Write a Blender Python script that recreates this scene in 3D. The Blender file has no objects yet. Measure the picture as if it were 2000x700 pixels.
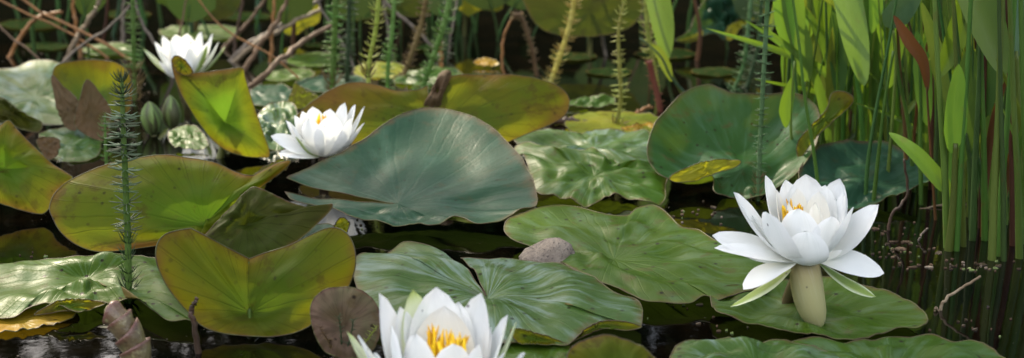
import bpy, bmesh, math, random
from mathutils import Vector, Matrix, noise
R = math.radians
rnd = random.Random(7)
S = bpy.context.scene
COL = S.collection

# ------------------------------------------------------------------ camera
F = 2800.0; PITCH = R(12.2); H = 0.33
CAM = Vector((0, 0, H))
FW = Vector((0, math.cos(PITCH), -math.sin(PITCH)))
UP = Vector((0, math.sin(PITCH), math.cos(PITCH)))
RT = Vector((1, 0, 0))
def ray(px, py): return FW + RT*((px-1000)/F) - UP*((py-350)/F)
def gz(px, py, z=0.0):
    d = ray(px, py); return CAM + d*((z-H)/d.z)
def gy(px, py, y):
    d = ray(px, py); return CAM + d*(y/d.y)
def mpp(p): return (p-CAM).dot(FW)/F        # metres per pixel at a point

cd = bpy.data.cameras.new('camera'); cam = bpy.data.objects.new('camera', cd); COL.objects.link(cam)
cam.location = CAM; cam.rotation_euler = (R(90)-PITCH, 0, 0)
cd.sensor_width = 36; cd.lens = F/2000*36; cd.clip_start = .02; cd.clip_end = 200
cd.dof.use_dof = True; cd.dof.focus_distance = 1.16; cd.dof.aperture_fstop = 9
S.camera = cam

# ------------------------------------------------------------------ helpers
def link(name, me, mats, parent=None):
    o = bpy.data.objects.new(name, me); COL.objects.link(o)
    for m in mats: me.materials.append(m)
    if parent is not None: o.parent = parent; o.matrix_parent_inverse = Matrix.Translation(-parent.location)
    return o
def tag(o, label=None, cat=None, group=None, kind=None):
    if label: o['label'] = label
    if cat: o['category'] = cat
    if group: o['group'] = group
    if kind: o['kind'] = kind
    return o
def empty(name, loc):
    o = bpy.data.objects.new(name, None); COL.objects.link(o); o.location = loc; o.empty_display_size = .02
    return o
def smooth(me):
    me.polygons.foreach_set('use_smooth', [True]*len(me.polygons))
class MB:
    def __init__(s): s.v = []; s.f = []; s.m = []; s.loc = []
    def vert(s, p, l=(0,0,0)): s.v.append(tuple(p)); s.loc.append(tuple(l)); return len(s.v)-1
    def face(s, f, m=0): s.f.append(tuple(f)); s.m.append(m)
    def tube(s, path, radii, n=8, m=0, cap=True):
        path = [Vector(p) for p in path]; rings = []
        ref = Vector((.3, .2, .93)).normalized()
        L = 0
        for i, p in enumerate(path):
            t = (path[min(i+1, len(path)-1)]-path[max(i-1, 0)])
            if t.length < 1e-9: t = Vector((0,0,1))
            t.normalize()
            a = t.cross(ref)
            if a.length < .1: a = t.cross(Vector((1,0,0)))
            a.normalize(); b = t.cross(a)
            if i: L += (p-path[i-1]).length
            r = radii[i] if hasattr(radii, '__len__') else radii
            rings.append([s.vert(p+(a*math.cos(2*math.pi*k/n)+b*math.sin(2*math.pi*k/n))*r, (k/n, i/max(1,len(path)-1), L)) for k in range(n)])
        for A, B in zip(rings, rings[1:]):
            for k in range(n): s.face((A[k], A[(k+1)%n], B[(k+1)%n], B[k]), m)
        if cap:
            s.face(rings[0][::-1], m); s.face(rings[-1], m)
    def mesh(s, name, sm=True):
        me = bpy.data.meshes.new(name); me.from_pydata(s.v, [], s.f)
        me.polygons.foreach_set('material_index', s.m)
        at = me.attributes.new('loc', 'FLOAT_VECTOR', 'POINT')
        at.data.foreach_set('vector', [c for l in s.loc for c in l])
        if sm: smooth(me)
        me.update(); return me
    def build(s, name, mats, parent=None, sm=True):
        return link(name, s.mesh(name, sm), mats if isinstance(mats, (list, tuple)) else [mats], parent)
def catmull(pts, n, closed=False):
    P = [tuple(p) for p in pts]; m = len(P); out = []
    segs = m if closed else m-1
    for j in range(n if closed else n+1):
        t = j/n*segs; i = min(int(t), segs-1); u = t-i
        g = lambda k: P[k % m] if closed else P[max(0, min(m-1, k))]
        a, b, c, d = g(i-1), g(i), g(i+1), g(i+2)
        out.append(tuple(.5*((2*b[q])+(-a[q]+c[q])*u+(2*a[q]-5*b[q]+4*c[q]-d[q])*u*u+(-a[q]+3*b[q]-3*c[q]+d[q])*u**3) for q in range(len(b))))
    return out
def nz(x, y, z=0): return noise.noise(Vector((x, y, z)))

# ------------------------------------------------------------------ materials
class NT:
    def __init__(s, name):
        s.mat = bpy.data.materials.new(name); s.mat.use_nodes = True
        s.t = s.mat.node_tree; s.t.nodes.clear()
        s.out = s.t.nodes.new('ShaderNodeOutputMaterial')
    def n(s, typ, inp=None, **kw):
        nd = s.t.nodes.new('ShaderNode'+typ)
        for k, v in kw.items(): setattr(nd, k, v)
        for k, v in (inp or {}).items():
            sock = nd.inputs[k]
            if isinstance(v, bpy.types.NodeSocket): s.t.links.new(v, sock)
            elif isinstance(v, (tuple, list)) and len(v) == 3 and sock.type == 'RGBA': sock.default_value = (*v, 1)
            else: sock.default_value = v
        return nd
    def math(s, op, a, b=0.0, c=0.0):
        return s.n('Math', {0: a, 1: b, 2: c}, operation=op).outputs[0]
    def ss(s, x, a, b):
        nd = s.n('MapRange', {0: x, 1: a, 2: b, 3: 0.0, 4: 1.0}, interpolation_type='SMOOTHSTEP'); return nd.outputs[0]
    def mix(s, f, a, b):
        nd = s.n('Mix', data_type='RGBA')
        for sock, v in ((nd.inputs[0], f), (nd.inputs[6], a), (nd.inputs[7], b)):
            if isinstance(v, bpy.types.NodeSocket): s.t.links.new(v, sock)
            elif isinstance(v, (tuple, list)): sock.default_value = (*v, 1) if len(v) == 3 else v
            else: sock.default_value = v
        return nd.outputs[2]
    def noise(s, vec, scale, detail=3.0, rough=.55):
        return s.n('TexNoise', {'Vector': vec, 'Scale': scale, 'Detail': detail, 'Roughness': rough}).outputs[0]
    def end(s, sh): s.t.links.new(sh, s.out.inputs[0]); return s.mat

def pad_mat(name, top, top2, und, und2, trans, tf=.3, rough=.36, edge=(.12,.05,.02), bloom_sheen=.25, spots=.5, rot=None, vw=1.0, grad=None, bcol=(.12,.185,.165), spec=.07):
    k = NT(name)
    at = k.n('Attribute', attribute_name='loc').outputs['Vector']
    geo = k.n('NewGeometry'); obj = k.n('ObjectInfo')
    pos = geo.outputs['Position']
    sp = k.n('SeparateXYZ', {0: at}).outputs
    ang = k.math('ARCTAN2', sp[1], sp[0]); r = sp[2]
    wob = k.noise(pos, 14.0, 2.0)
    a1 = k.math('ABSOLUTE', k.math('SINE', k.math('ADD', k.math('MULTIPLY', ang, 11.0), k.math('MULTIPLY', wob, 1.2))))
    v1 = k.math('SUBTRACT', 1.0, k.ss(k.math('MULTIPLY', a1, k.math('DIVIDE', r, 11.0)), .000, .011))
    a2 = k.math('ABSOLUTE', k.math('SINE', k.math('ADD', k.math('MULTIPLY', ang, 23.0), k.math('MULTIPLY', wob, 2.5))))
    v2 = k.math('MULTIPLY', k.math('SUBTRACT', 1.0, k.ss(k.math('MULTIPLY', a2, k.math('DIVIDE', r, 23.0)), 0.0, .006)), k.ss(r, .4, .6))
    vein = k.math('MULTIPLY', k.math('MAXIMUM', v1, k.math('MULTIPLY', v2, .7)), vw)
    n1 = k.noise(pos, 11.0, 4.0, .6); n2 = k.noise(pos, 60.0, 4.0, .6); n3 = k.noise(pos, 260.0, 2.0, .6)
    patch = k.ss(n1, .36, .64)
    t = k.mix(patch, top, top2)
    t = k.mix(k.math('MULTIPLY', vein, .22), t, tuple(min(1, c*1.9+.02) for c in top2))
    rr = k.math('MAXIMUM', r, .02)
    sv = k.n('CombineXYZ', {0: k.math('MULTIPLY', k.math('DIVIDE', sp[0], rr), 5.5), 1: k.math('MULTIPLY', k.math('DIVIDE', sp[1], rr), 5.5), 2: k.math('ADD', k.math('MULTIPLY', r, 1.6), k.math('MULTIPLY', obj.outputs['Random'], 40.0))}).outputs[0]
    streak = k.noise(sv, 1.5, 4.0, .6)
    t = k.mix(k.math('MULTIPLY', k.ss(streak, .42, .66), .24), t, tuple(x*1.7 for x in top2))
    t = k.mix(k.math('MULTIPLY', k.ss(k.math('ADD', k.math('MULTIPLY', streak, .55), k.math('MULTIPLY', n1, .45)), .47, .63), bloom_sheen), t, bcol)  # waxy bloom and sky sheen, both painted into the top colour
    u = k.mix(patch, und, und2)
    u = k.mix(k.math('MULTIPLY', k.ss(streak, .5, .66), .5), u, tuple(x*.55 for x in und2))
    u = k.mix(k.math('MULTIPLY', vein, .4), u, tuple(c*.4 for c in und))
    if grad:
        gm = k.ss(k.math('ADD', r, k.math('MULTIPLY', k.math('SUBTRACT', n1, .5), 1.3)), .12, 1.0)
        u = k.mix(k.math('SUBTRACT', 1.0, gm), u, grad)
        blot = k.ss(k.noise(pos, 32.0, 5.0, .7), .56, .66)
        u = k.mix(k.math('MULTIPLY', blot, .5), u, (.060,.038,.010))
    bf = geo.outputs['Backfacing']
    c = k.mix(bf, t, u)
    c = k.mix(k.math('MULTIPLY', k.ss(k.math('ADD', r, k.math('MULTIPLY', n2, .14)), 1.0, 1.09), .45), c, edge)
    if rot: c = k.mix(k.math('MULTIPLY', k.ss(k.math('ADD', r, k.math('MULTIPLY', n1, .9)), 1.27, 1.55), .8), c, rot)
    c = k.mix(k.math('MULTIPLY', k.ss(n2, .57, .68), spots*.6), c, (.07, .045, .015))
    vor = k.n('TexVoronoi', {'Vector': pos, 'Scale': 95.0}).outputs
    vorr = k.n('SeparateColor', {0: vor['Color']}).outputs[0]
    dot = k.math('MULTIPLY', k.math('SUBTRACT', 1.0, k.ss(vor['Distance'], .10, .20)), k.math('GREATER_THAN', vorr, .5))
    c = k.mix(k.math('MULTIPLY', dot, min(1, spots*1.5)), c, (.015, .010, .006))
    hgt = k.math('ADD', k.math('MULTIPLY', vein, -.5), k.math('ADD', k.math('MULTIPLY', n2, .9), k.math('ADD', k.math('MULTIPLY', n3, .3), k.math('MULTIPLY', streak, .10))))
    bmp = k.n('Bump', {'Strength': .35, 'Distance': .0016, 'Height': hgt}).outputs[0]
    ro = k.math('ADD', rough-.1, k.math('MULTIPLY', n2, .2))
    ro = k.math('ADD', ro, k.math('MULTIPLY', bf, .12))
    p = k.n('BsdfPrincipled', {'Base Color': c, 'Roughness': ro, 'Normal': bmp, 'Specular IOR Level': spec}).outputs[0]
    tc = k.mix(k.math('MULTIPLY', vein, .55), k.mix(patch, trans, tuple(x*.75 for x in trans)), tuple(x*.35 for x in trans))
    tc = k.mix(k.math('MULTIPLY', k.ss(n2, .58, .72), spots*.5), tc, tuple(x*.3 for x in trans))
    if grad:
        tc = k.mix(k.math('SUBTRACT', 1.0, gm), tc, tuple(x*3.6 for x in grad)); tc = k.mix(k.math('MULTIPLY', blot, .5), tc, (.12,.08,.015))
    if rot: tc = k.mix(k.math('MULTIPLY', k.ss(k.math('ADD', r, k.math('MULTIPLY', n1, .9)), 1.27, 1.55), .75), tc, rot)
    tr = k.n('BsdfTranslucent', {'Color': tc, 'Normal': bmp}).outputs[0]
    return k.end(k.n('MixShader', {0: tf, 1: p, 2: tr}).outputs[0])

def leaf_mat(name, c1, c2, trans, tf=.35, rough=.42, sc=25.0, stretch=(1,1,.15), spec=.3):
    k = NT(name)
    pos = k.n('NewGeometry').outputs['Position']
    rd = k.n('ObjectInfo').outputs['Random']
    st = k.n('VectorMath', {0: pos, 1: stretch}, operation='MULTIPLY').outputs[0]
    n1 = k.noise(st, sc, 3.0); n2 = k.noise(st, sc*14, 2.0); n3 = k.noise(pos, sc*3, 4.0)
    c = k.mix(k.ss(n1, .35, .65), c1, c2)
    c = k.mix(k.math('MULTIPLY', n2, .45), c, tuple(x*.45 for x in c1))
    c = k.mix(k.math('MULTIPLY', k.ss(n3, .6, .75), .5), c, (.10, .06, .02))
    hs = k.n('HueSaturation', {'Hue': k.math('ADD', .478, k.math('MULTIPLY', rd, .045)), 'Value': k.math('ADD', .65, k.math('MULTIPLY', rd, .7)), 'Color': c}).outputs[0]
    bmp = k.n('Bump', {'Strength': .3, 'Distance': .0008, 'Height': n2}).outputs[0]
    p = k.n('BsdfPrincipled', {'Base Color': hs, 'Roughness': rough, 'Normal': bmp, 'Specular IOR Level': spec}).outputs[0]
    tr = k.n('BsdfTranslucent', {'Color': trans}).outputs[0]
    return k.end(k.n('MixShader', {0: tf, 1: p, 2: tr}).outputs[0])

def rough_mat(name, c1, c2, sc=80.0, rough=.7, bump=.5, dist=.002, c3=None, spec=.3):
    k = NT(name)
    pos = k.n('NewGeometry').outputs['Position']
    n1 = k.noise(pos, sc, 5.0, .65); n2 = k.noise(pos, sc*5, 3.0)
    c = k.mix(k.ss(n1, .35, .65), c1, c2)
    if c3: c = k.mix(k.ss(n2, .58, .7), c, c3)
    bmp = k.n('Bump', {'Strength': bump, 'Distance': dist, 'Height': k.math('ADD', n1, k.math('MULTIPLY', n2, .4))}).outputs[0]
    return k.end(k.n('BsdfPrincipled', {'Base Color': c, 'Roughness': rough, 'Normal': bmp, 'Specular IOR Level': spec}).outputs[0])

def petal_mat(name, base, tipc, basec, back, tf=.35):
    k = NT(name)
    at = k.n('Attribute', attribute_name='loc').outputs['Vector']
    sp = k.n('SeparateXYZ', {0: at}).outputs          # u across, t along
    pos = k.n('NewGeometry'); bf = pos.outputs['Backfacing']
    n1 = k.noise(pos.outputs['Position'], 45.0, 4.0)
    c = k.mix(k.math('SUBTRACT', 1.0, k.ss(k.math('ADD', sp[1], k.math('MULTIPLY', n1, .2)), .1, .6)), base, basec)
    c = k.mix(k.ss(sp[1], .85, 1.0), c, tipc)
    c = k.mix(bf, c, k.mix(k.ss(k.math('ABSOLUTE', sp[0]), .45, .95), back, base))
    stv = k.n('CombineXYZ', {0: k.math('MULTIPLY', sp[0], 9.0), 1: k.math('MULTIPLY', sp[1], .8)}).outputs[0]
    st = k.noise(stv, 2.2, 2.0)
    c = k.mix(k.math('MULTIPLY', k.ss(st, .5, .75), .14), c, (.52, .55, .50))
    vor = k.n('TexVoronoi', {'Vector': pos.outputs['Position'], 'Scale': 75.0}).outputs
    vorr = k.n('SeparateColor', {0: vor['Color']}).outputs[0]
    dot = k.math('MULTIPLY', k.math('SUBTRACT', 1.0, k.ss(vor['Distance'], .06, .11)), k.math('GREATER_THAN', vorr, .6))
    c = k.mix(k.math('MULTIPLY', dot, .75), c, (.06, .05, .05))
    bmp = k.n('Bump', {'Strength': .25, 'Distance': .0006, 'Height': st}).outputs[0]
    p = k.n('BsdfPrincipled', {'Base Color': c, 'Roughness': .55, 'Normal': bmp, 'Specular IOR Level': .35}).outputs[0]
    tr = k.n('BsdfTranslucent', {'Color': c, 'Normal': bmp}).outputs[0]
    return k.end(k.n('MixShader', {0: tf, 1: p, 2: tr}).outputs[0])

def plain(name, c, rough=.5, tf=0, tc=None):
    k = NT(name)
    p = k.n('BsdfPrincipled', {'Base Color': c, 'Roughness': rough}).outputs[0]
    if tf: p = k.n('MixShader', {0: tf, 1: p, 2: k.n('BsdfTranslucent', {'Color': tc or c}).outputs[0]}).outputs[0]
    return k.end(p)

# pads: top1, top2, under1, under2, translucent
PM = dict(
 blue  = pad_mat('pad_blue_green', (.012,.042,.022), (.018,.050,.024), (.07,.08,.012), (.07,.055,.02), (.10,.18,.02), .14, .34, bloom_sheen=.10, spots=.35, vw=.35),
 green = pad_mat('pad_green', (.032,.072,.005), (.050,.090,.008), (.10,.095,.012), (.08,.055,.015), (.16,.26,.02), .2, .38, bloom_sheen=.2, spots=.7, vw=.6),
 mid   = pad_mat('pad_mid_green', (.028,.075,.007), (.050,.095,.010), (.12,.12,.012), (.10,.07,.015), (.26,.36,.02), .28, .40, bloom_sheen=.25, spots=.9),
 pale  = pad_mat('pad_pale', (.036,.080,.014), (.060,.105,.028), (.10,.09,.02), (.08,.06,.02), (.18,.28,.04), .18, .34, bloom_sheen=.6, vw=.7, spots=.5, bcol=(.185,.25,.235)),  # brighter tint paints sky reflection, as on the split pad's raised flap
 olive = pad_mat('pad_olive', (.03,.065,.012), (.045,.07,.012), (.080,.088,.006), (.125,.092,.008), (.40,.38,.015), .42, .45, bloom_sheen=.0, spots=.6, edge=(.15,.07,.02), rot=(.15,.075,.018), grad=(.048,.078,.007)),
 rust  = pad_mat('pad_rust', (.04,.065,.012), (.05,.06,.012), (.095,.115,.007), (.115,.105,.010), (.42,.44,.015), .40, .45, bloom_sheen=.0, spots=.6, edge=(.18,.07,.02), rot=(.20,.085,.022), grad=(.050,.098,.007)),
 dark  = pad_mat('pad_dark', (.022,.045,.008), (.03,.05,.008), (.028,.042,.005), (.04,.04,.006), (.12,.15,.008), .3, .45, bloom_sheen=.0, spots=.5),
 murk  = pad_mat('pad_murky', (.008,.018,.005), (.015,.024,.007), (.03,.03,.01), (.03,.03,.01), (.05,.07,.01), .1, .6, bloom_sheen=.02, spots=.9, vw=.3, spec=.0),
 tall  = pad_mat('pad_tall', (.018,.058,.012), (.026,.070,.022), (.10,.10,.012), (.08,.06,.015), (.22,.32,.02), .2, .40, bloom_sheen=.12, spots=.8, vw=.4),
 brown = pad_mat('pad_brown', (.06,.055,.02), (.07,.05,.025), (.105,.066,.038), (.075,.055,.025), (.20,.12,.04), .22, .5, bloom_sheen=.05, spots=.7, edge=(.12,.04,.03)),
 sage  = pad_mat('pad_sage', (.055,.07,.025), (.08,.055,.035), (.070,.075,.032), (.095,.060,.042), (.15,.14,.05), .12, .5, bloom_sheen=.1, spots=.8, edge=(.15,.045,.045)),
 yellow= pad_mat('pad_yellow', (.20,.20,.015), (.13,.18,.015), (.22,.20,.015), (.16,.18,.015), (.55,.52,.02), .42, .45, bloom_sheen=.05, spots=.9, edge=(.18,.08,.02)),
 orange= pad_mat('pad_orange', (.32,.17,.012), (.24,.16,.015), (.32,.17,.015), (.26,.15,.015), (.55,.34,.015), .35, .4, bloom_sheen=.0, spots=.9),
)
RIM = rough_mat('pad_rim', (.07,.075,.02), (.05,.03,.012), 60, .5, .2, .0005)
STALK = leaf_mat('stalk_green', (.10,.15,.03), (.13,.13,.035), (.2,.2,.03), .1, .4)

RIBM = leaf_mat('rib_green', (.045,.075,.008), (.055,.07,.010), (.15,.2,.01), .2, .5)
# ------------------------------------------------------------------ lily pads
def pad_surface(mb, pts, ctr, anchor, tilt, yaw=0, zb=.006, slit=False, side='top', dome=0., wave=.002, ruf=.0015, seed=0, N=132, nr=14, rim=.00045, cz=0., wf=3.0):
    A = gz(anchor[0], anchor[1], zb)
    n = Matrix.Rotation(R(yaw), 3, 'Z') @ Matrix.Rotation(R(tilt), 3, 'X') @ Vector((0,0,1))
    def onplane(px, py, k=0.):
        d = ray(px, py); t = (A-CAM).dot(n)/d.dot(n)
        p = CAM + d*t
        return p + d.normalized()*k
    P3 = [tuple(p) if len(p) == 3 else (p[0], p[1], 0.) for p in pts]
    out = catmull(P3, N, closed=not slit)
    C0 = onplane(*ctr[:2]); C = onplane(ctr[0], ctr[1], ctr[2] if len(ctr) > 2 else 0.) + n*cz
    O = [onplane(*q) for q in out]; O0 = [onplane(q[0], q[1]) for q in out]
    e1 = Vector((1,0,0)); e1 = (e1 - n*e1.dot(n)).normalized(); e2 = n.cross(e1)
    Rm = sum((o-C0).length for o in O0)/len(O0)
    ci = mb.vert(C, (0,0,0)); rings = []
    for i in range(1, nr+1):
        r = i/nr; ring = []
        for j, o in enumerate(O):
            th = math.atan2((O0[j]-C0).dot(e2), (O0[j]-C0).dot(e1))
            w = wave*(math.sin(math.pi*min(r, .9)/.9*.95))*(nz(math.cos(th)*wf*r+seed*3.7, math.sin(th)*wf*r, seed))*2
            w += ruf*(r**4)*(nz(math.cos(th)*4+seed, math.sin(th)*4, seed+9)*2 + .8*nz(math.cos(th)*10+seed, math.sin(th)*10, 5.))
            p = C + (o-C)*r + n*(dome*4*r*(1-r) + w)
            ring.append(mb.vert(p, (math.cos(th)*r, math.sin(th)*r, r)))
        rings.append(ring)
    M = len(O); flip = (n.dot(CAM-A) > 0) != (side == 'top')
    # winding: theta direction
    area = sum((O0[j]-C0).cross(O0[(j+1) % M]-C0).dot(n) for j in range(M))
    if area < 0: flip = not flip
    rng = range(M-1) if slit else range(M)
    for j in rng:
        b = (j+1) % M
        f = (ci, rings[0][j], rings[0][b]); mb.face(f[::-1] if flip else f)
        for i in range(nr-1):
            f = (rings[i][j], rings[i+1][j], rings[i+1][b], rings[i][b]); mb.face(f[::-1] if flip else f)
    if rim:
        path = [Vector(mb.v[v]) for v in rings[-1]]
        if not slit: path.append(path[0])
        else:
            path = [Vector(mb.v[rings[i][0]]) for i in range(0, nr-1)] + path + [Vector(mb.v[rings[i][-1]]) for i in range(nr-2, -1, -1)]
        mb.tube(path, rim, 5, 1, cap=False)
    return C, n

def pad(label, mat, pts, ctr, anchor, tilt=0, stem=None, lobes=(), rib=None, cat='lily pad', name='lily_pad', **kw):
    mb = MB(); kw.setdefault('seed', len(bpy.data.objects)*.37)
    C, n = pad_surface(mb, pts, ctr, anchor, tilt, **kw)
    me = mb.mesh(name)
    base = Vector((C.x, C.y, 0.0))
    if stem or lobes:
        root = empty(name, base); link('leaf_blade', me, [PM[mat], RIM], root)
    else:
        for v in me.vertices: v.co -= base
        root = link(name, me, [PM[mat], RIM]); root.location = base
    tag(root, label, cat, 'lily pads')
    if stem:
        s = MB(); q = gz(*stem)
        q.z = -.02
        if q.y < C.y-.05 or q.y > C.y+.2: q.y = C.y
        path = catmull([C+(C-CAM).normalized()*.005, C.lerp(q, .5)+Vector((.003,.004,0)), q], 8); s.tube(path, .0042, 8); s.build('stalk', STALK, root)
    if rib:
        A = gz(anchor[0], anchor[1], kw.get('zb', .006)); pts3 = []
        for (x, y, k) in rib:
            d = ray(x, y); pts3.append(CAM + d*((A-CAM).dot(n)/d.dot(n)) + d.normalized()*k)
        q = MB(); q.tube(catmull(pts3, 14), [.0011+.0014*i/14 for i in range(15)], 6); q.build('midrib', RIBM, root)
    for (lm, lp, lc, kw2) in lobes:
        lb = MB(); k2 = dict(anchor=anchor, tilt=tilt, seed=kw['seed']+2); k2.update(kw2)
        pad_surface(lb, lp, lc, **k2); lb.build('curled_lobe', [PM[lm], RIM], root)
    return root

# big centre pad
pad('largest blue-green pad in the middle, its back rim raised beside the half-open white lily', 'blue',
  [(560,349,-0.0087),(590,330,-0.015),(640,311,-0.0213),(690,287,-0.0293),(735,254,-0.0403),(780,226,-0.0497),(830,211,-0.0547),(880,216,-0.053),(930,233,-0.0473),(975,260,-0.0383),(1012,300,-0.025),(1037,343,-0.0107),(1048,378,-0.0),(1046,403,-0.0),(1015,411,-0.0),(985,425,-0.0),(955,438,-0.0),(930,441,-0.0),(905,430,-0.0),(880,427,-0.0),(850,441,-0.0),(815,437,-0.0),(770,440,-0.0),(730,428,-0.0),(690,424,-0.0),(650,409,-0.0),(610,402,-0.0),(575,390,-0.0),(556,372,-0.001)],
  (778,386), (900,440), 9, slit=True, dome=-.005, wave=.003, cz=-.006, seed=1.3, nr=22, N=160, zb=.012)
# middle right pad
pad('broad green pad with bumpy back rim and a furrow, right behind the stone', 'green',
  [(985,442),(1012,420),(1060,406),(1120,402),(1180,416),(1225,421),(1245,408,-.01),(1275,404,-.012),(1305,420,-.005),(1325,440),(1365,448),(1400,466),(1450,482),(1500,512),(1500,560),(1440,575),(1405,586),(1375,576),(1345,588),(1305,589),(1262,586),(1225,570),(1130,530),(1060,492),(1000,466)],
  (1200,497), (1250,540), 2, dome=.003, wave=.0045, seed=4.1, zb=.012, wf=3.5, cz=-.005, nr=22)
# front centre pad
pad('split pad with raised whitish flap behind the lowest lily', 'pale',
  [(872,503,-.01),(855,488,-.02),(825,478,-.025),(790,476,-.02),(765,490,-.01),(740,501),(712,492),(694,500),(690,530),(700,570),(730,610),(800,650),(880,668),(960,672),(1020,668),(1060,668),(1100,674),(1120,664),(1150,640),(1190,627),(1225,632),(1250,638),(1254,600),(1240,582),(1205,572),(1170,548),(1140,531),(1080,514),(990,504),(900,506)],
  (952,572), (950,600), 3, lobes=[('olive', [(1104,673),(1150,639),(1190,626),(1252,637),(1225,646),(1180,642),(1140,657)], (1165,642), dict(anchor=(1170,660), tilt=55, side='under')), ('olive', [(1000,642),(1060,654),(1106,673),(1060,673),(1010,668)], (1045,662), dict(anchor=(1050,678), tilt=55, side='under'))], slit=True, dome=.008, wave=.004, seed=8.2, zb=.012, wf=3.2, cz=-.006, nr=22)
# bottom right pad beneath open lily
pad('flat green pad with lifted edges directly under the wide open lily', 'green',
  [(1393,566),(1440,558),(1520,548),(1610,543),(1690,558),(1760,580),(1800,606),(1812,626),(1795,640),(1755,638),(1725,650),(1680,663),(1640,661),(1590,648),(1540,648),(1500,638),(1450,628),(1405,612),(1390,592)],
  (1560,600), (1600,610), 2, dome=-.004, wave=.004, seed=2.2, zb=.010)
pad('green pad along the bottom edge, reaching furthest right in front of the open lily', 'mid',
  [(1500,690),(1560,668),(1640,668),(1700,666),(1765,656),(1820,655),(1860,668),(1905,664,-.01),(1945,688),(1975,720),(1940,790),(1700,800),(1540,760)],
  (1740,730), (1740,730), 2, dome=.003, wave=.006, seed=5.9, zb=.006)
pad('grey-green pad with pale sheen cut by the bottom edge below the dark gap', 'pale',
  [(1310,690),(1345,668),(1420,664),(1500,668),(1580,676),(1650,700),(1680,740),(1600,780),(1400,780),(1320,730)],
  (1480,715), (1480,700), 3, dome=.003, wave=.006, seed=6.4, zb=.012)
pad('olive pad standing up from the bottom edge between the lowest lily and the dark gap', 'olive',
  [(1108,705),(1113,684),(1135,667),(1180,655),(1212,661),(1250,676),(1280,700),(1300,740),(1290,800),(1110,800)],
  (1200,750), (1200,860), 50, side='under', dome=.006, wave=.003, seed=3.3)
pad('dark green pad almost hidden at the bottom edge behind the lowest lily', 'green',
  [(960,690),(1000,672),(1080,668),(1130,690),(1140,740),(1080,780),(960,760)], (1050,720), (1050,720), 0, seed=3.9, zb=.004)
# left bottom pad
pad('dark green wavy pad at the left edge below the upright olive pads', 'green',
  [(-60,530),(0,518),(60,508),(150,502),(250,498),(330,520),(375,570),(392,632),(365,627),(330,628),(300,608),(262,585),(225,592),(190,590),(160,610),(120,598,-.01),(90,590,-.015),(55,598,-.01),(25,617),(-20,612),(-60,600)],
  (170,545), (170,550), 3, lobes=[('olive', [(66,614),(110,590),(160,584),(205,592),(170,606),(118,608)], (135,598), dict(anchor=(135,615), tilt=55, side='under'))], dome=.005, wave=.006, seed=7.7, zb=.012, nr=20)
pad('orange-yellow pad floating half sunk at the left edge under the wavy green pad', 'orange',
  [(-60,628),(10,612),(80,604),(150,602),(140,620),(95,635),(40,645),(-60,650)], (30,625), (40,625), 0, seed=7.1, zb=.003, wave=.001)
# V shaped pad
pad('upright V-notched olive pad at the lower left seen from its underside', 'olive',
  [(486,506,.02),(486,506,.02),(483,504,.02),(440,482,.01),(405,463),(376,448),(370,447),(345,451),(316,463,-.01),(304,490,-.015),(310,525,-.012),(330,565,-.008),(362,604),(392,635),(430,650),(490,657),(550,656),(600,640),(640,606),(672,575,-.008),(692,530,-.014),(694,495,-.018),(684,465,-.018),(665,448,-.015),(640,446,-.01),(605,460),(560,481,.01),(520,494,.015),(489,505,.02),(486,506,.02)],
  (488,612,.022), (490,665), 66, side='under', dome=.006, wave=.003, seed=2.9, zb=0, nr=18, stem=(492,690), rib=[(487,512,.0195),(488,560,.0205),(488,612,.0205),(490,652,.004)])
# left olive pad
pad('large olive-yellow upright pad behind the dark mare\'s-tail, its left tip orange', 'rust',
  [(97,405),(108,376),(135,352),(180,330),(230,316),(290,305),(330,303),(380,310),(425,320),(460,336),(490,345),(515,333),(540,320,-.01),(566,314,-.015),(560,326,-.012),(520,358),(480,388),(440,424),(405,458),(370,470),(320,478),(280,484),(240,490),(190,491),(150,478),(120,455),(105,430)],
  (400,440,.01), (300,488), 50, side='under', dome=.010, wave=.005, seed=3.6, nr=18, stem=(410,500))
pad('dark olive folded pad squeezed behind the upright V-notched pad', 'dark',
  [(396,474),(430,428),(465,392),(490,366),(515,372),(545,385),(585,402),(620,405),(648,397,-.008),(640,415,-.006),(605,452),(565,482),(530,500),(486,512),(440,500)],
  (485,440,.01), (500,500), 48, side='under', dome=.006, wave=.003, seed=4.4, stem=(490,540))
pad('small grey-green pad sticking out flat behind the dark olive folded pad', 'blue',
  [(540,480),(575,465),(615,440),(650,440),(655,455),(620,475),(590,490)], (600,468), (600,470), 5, seed=4.5)
pad('small curled yellow-brown leaf tip beside the V-notched pad', 'yellow',
  [(648,455),(660,430),(672,426),(682,436),(678,452),(665,460)], (665,446), (665,462), 60, side='under', seed=1.5)
pad('brown-tipped olive pad standing at the left edge of the water', 'rust',
  [(-60,300),(-20,262),(5,245),(18,236),(35,255),(65,285),(100,318),(130,338),(142,350),(120,366),(105,385),(97,405),(80,418),(40,410),(0,398),(-60,380)],
  (10,330,.01), (60,420), 55, side='under', dome=.01, wave=.004, seed=5.2)
pad('small rusty pad tip poking up behind the brown-tipped pad at the left edge', 'brown',
  [(72,275),(95,268),(117,275),(110,305),(90,310)], (95,290), (95,312), 60, side='under', seed=5.6)
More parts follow.
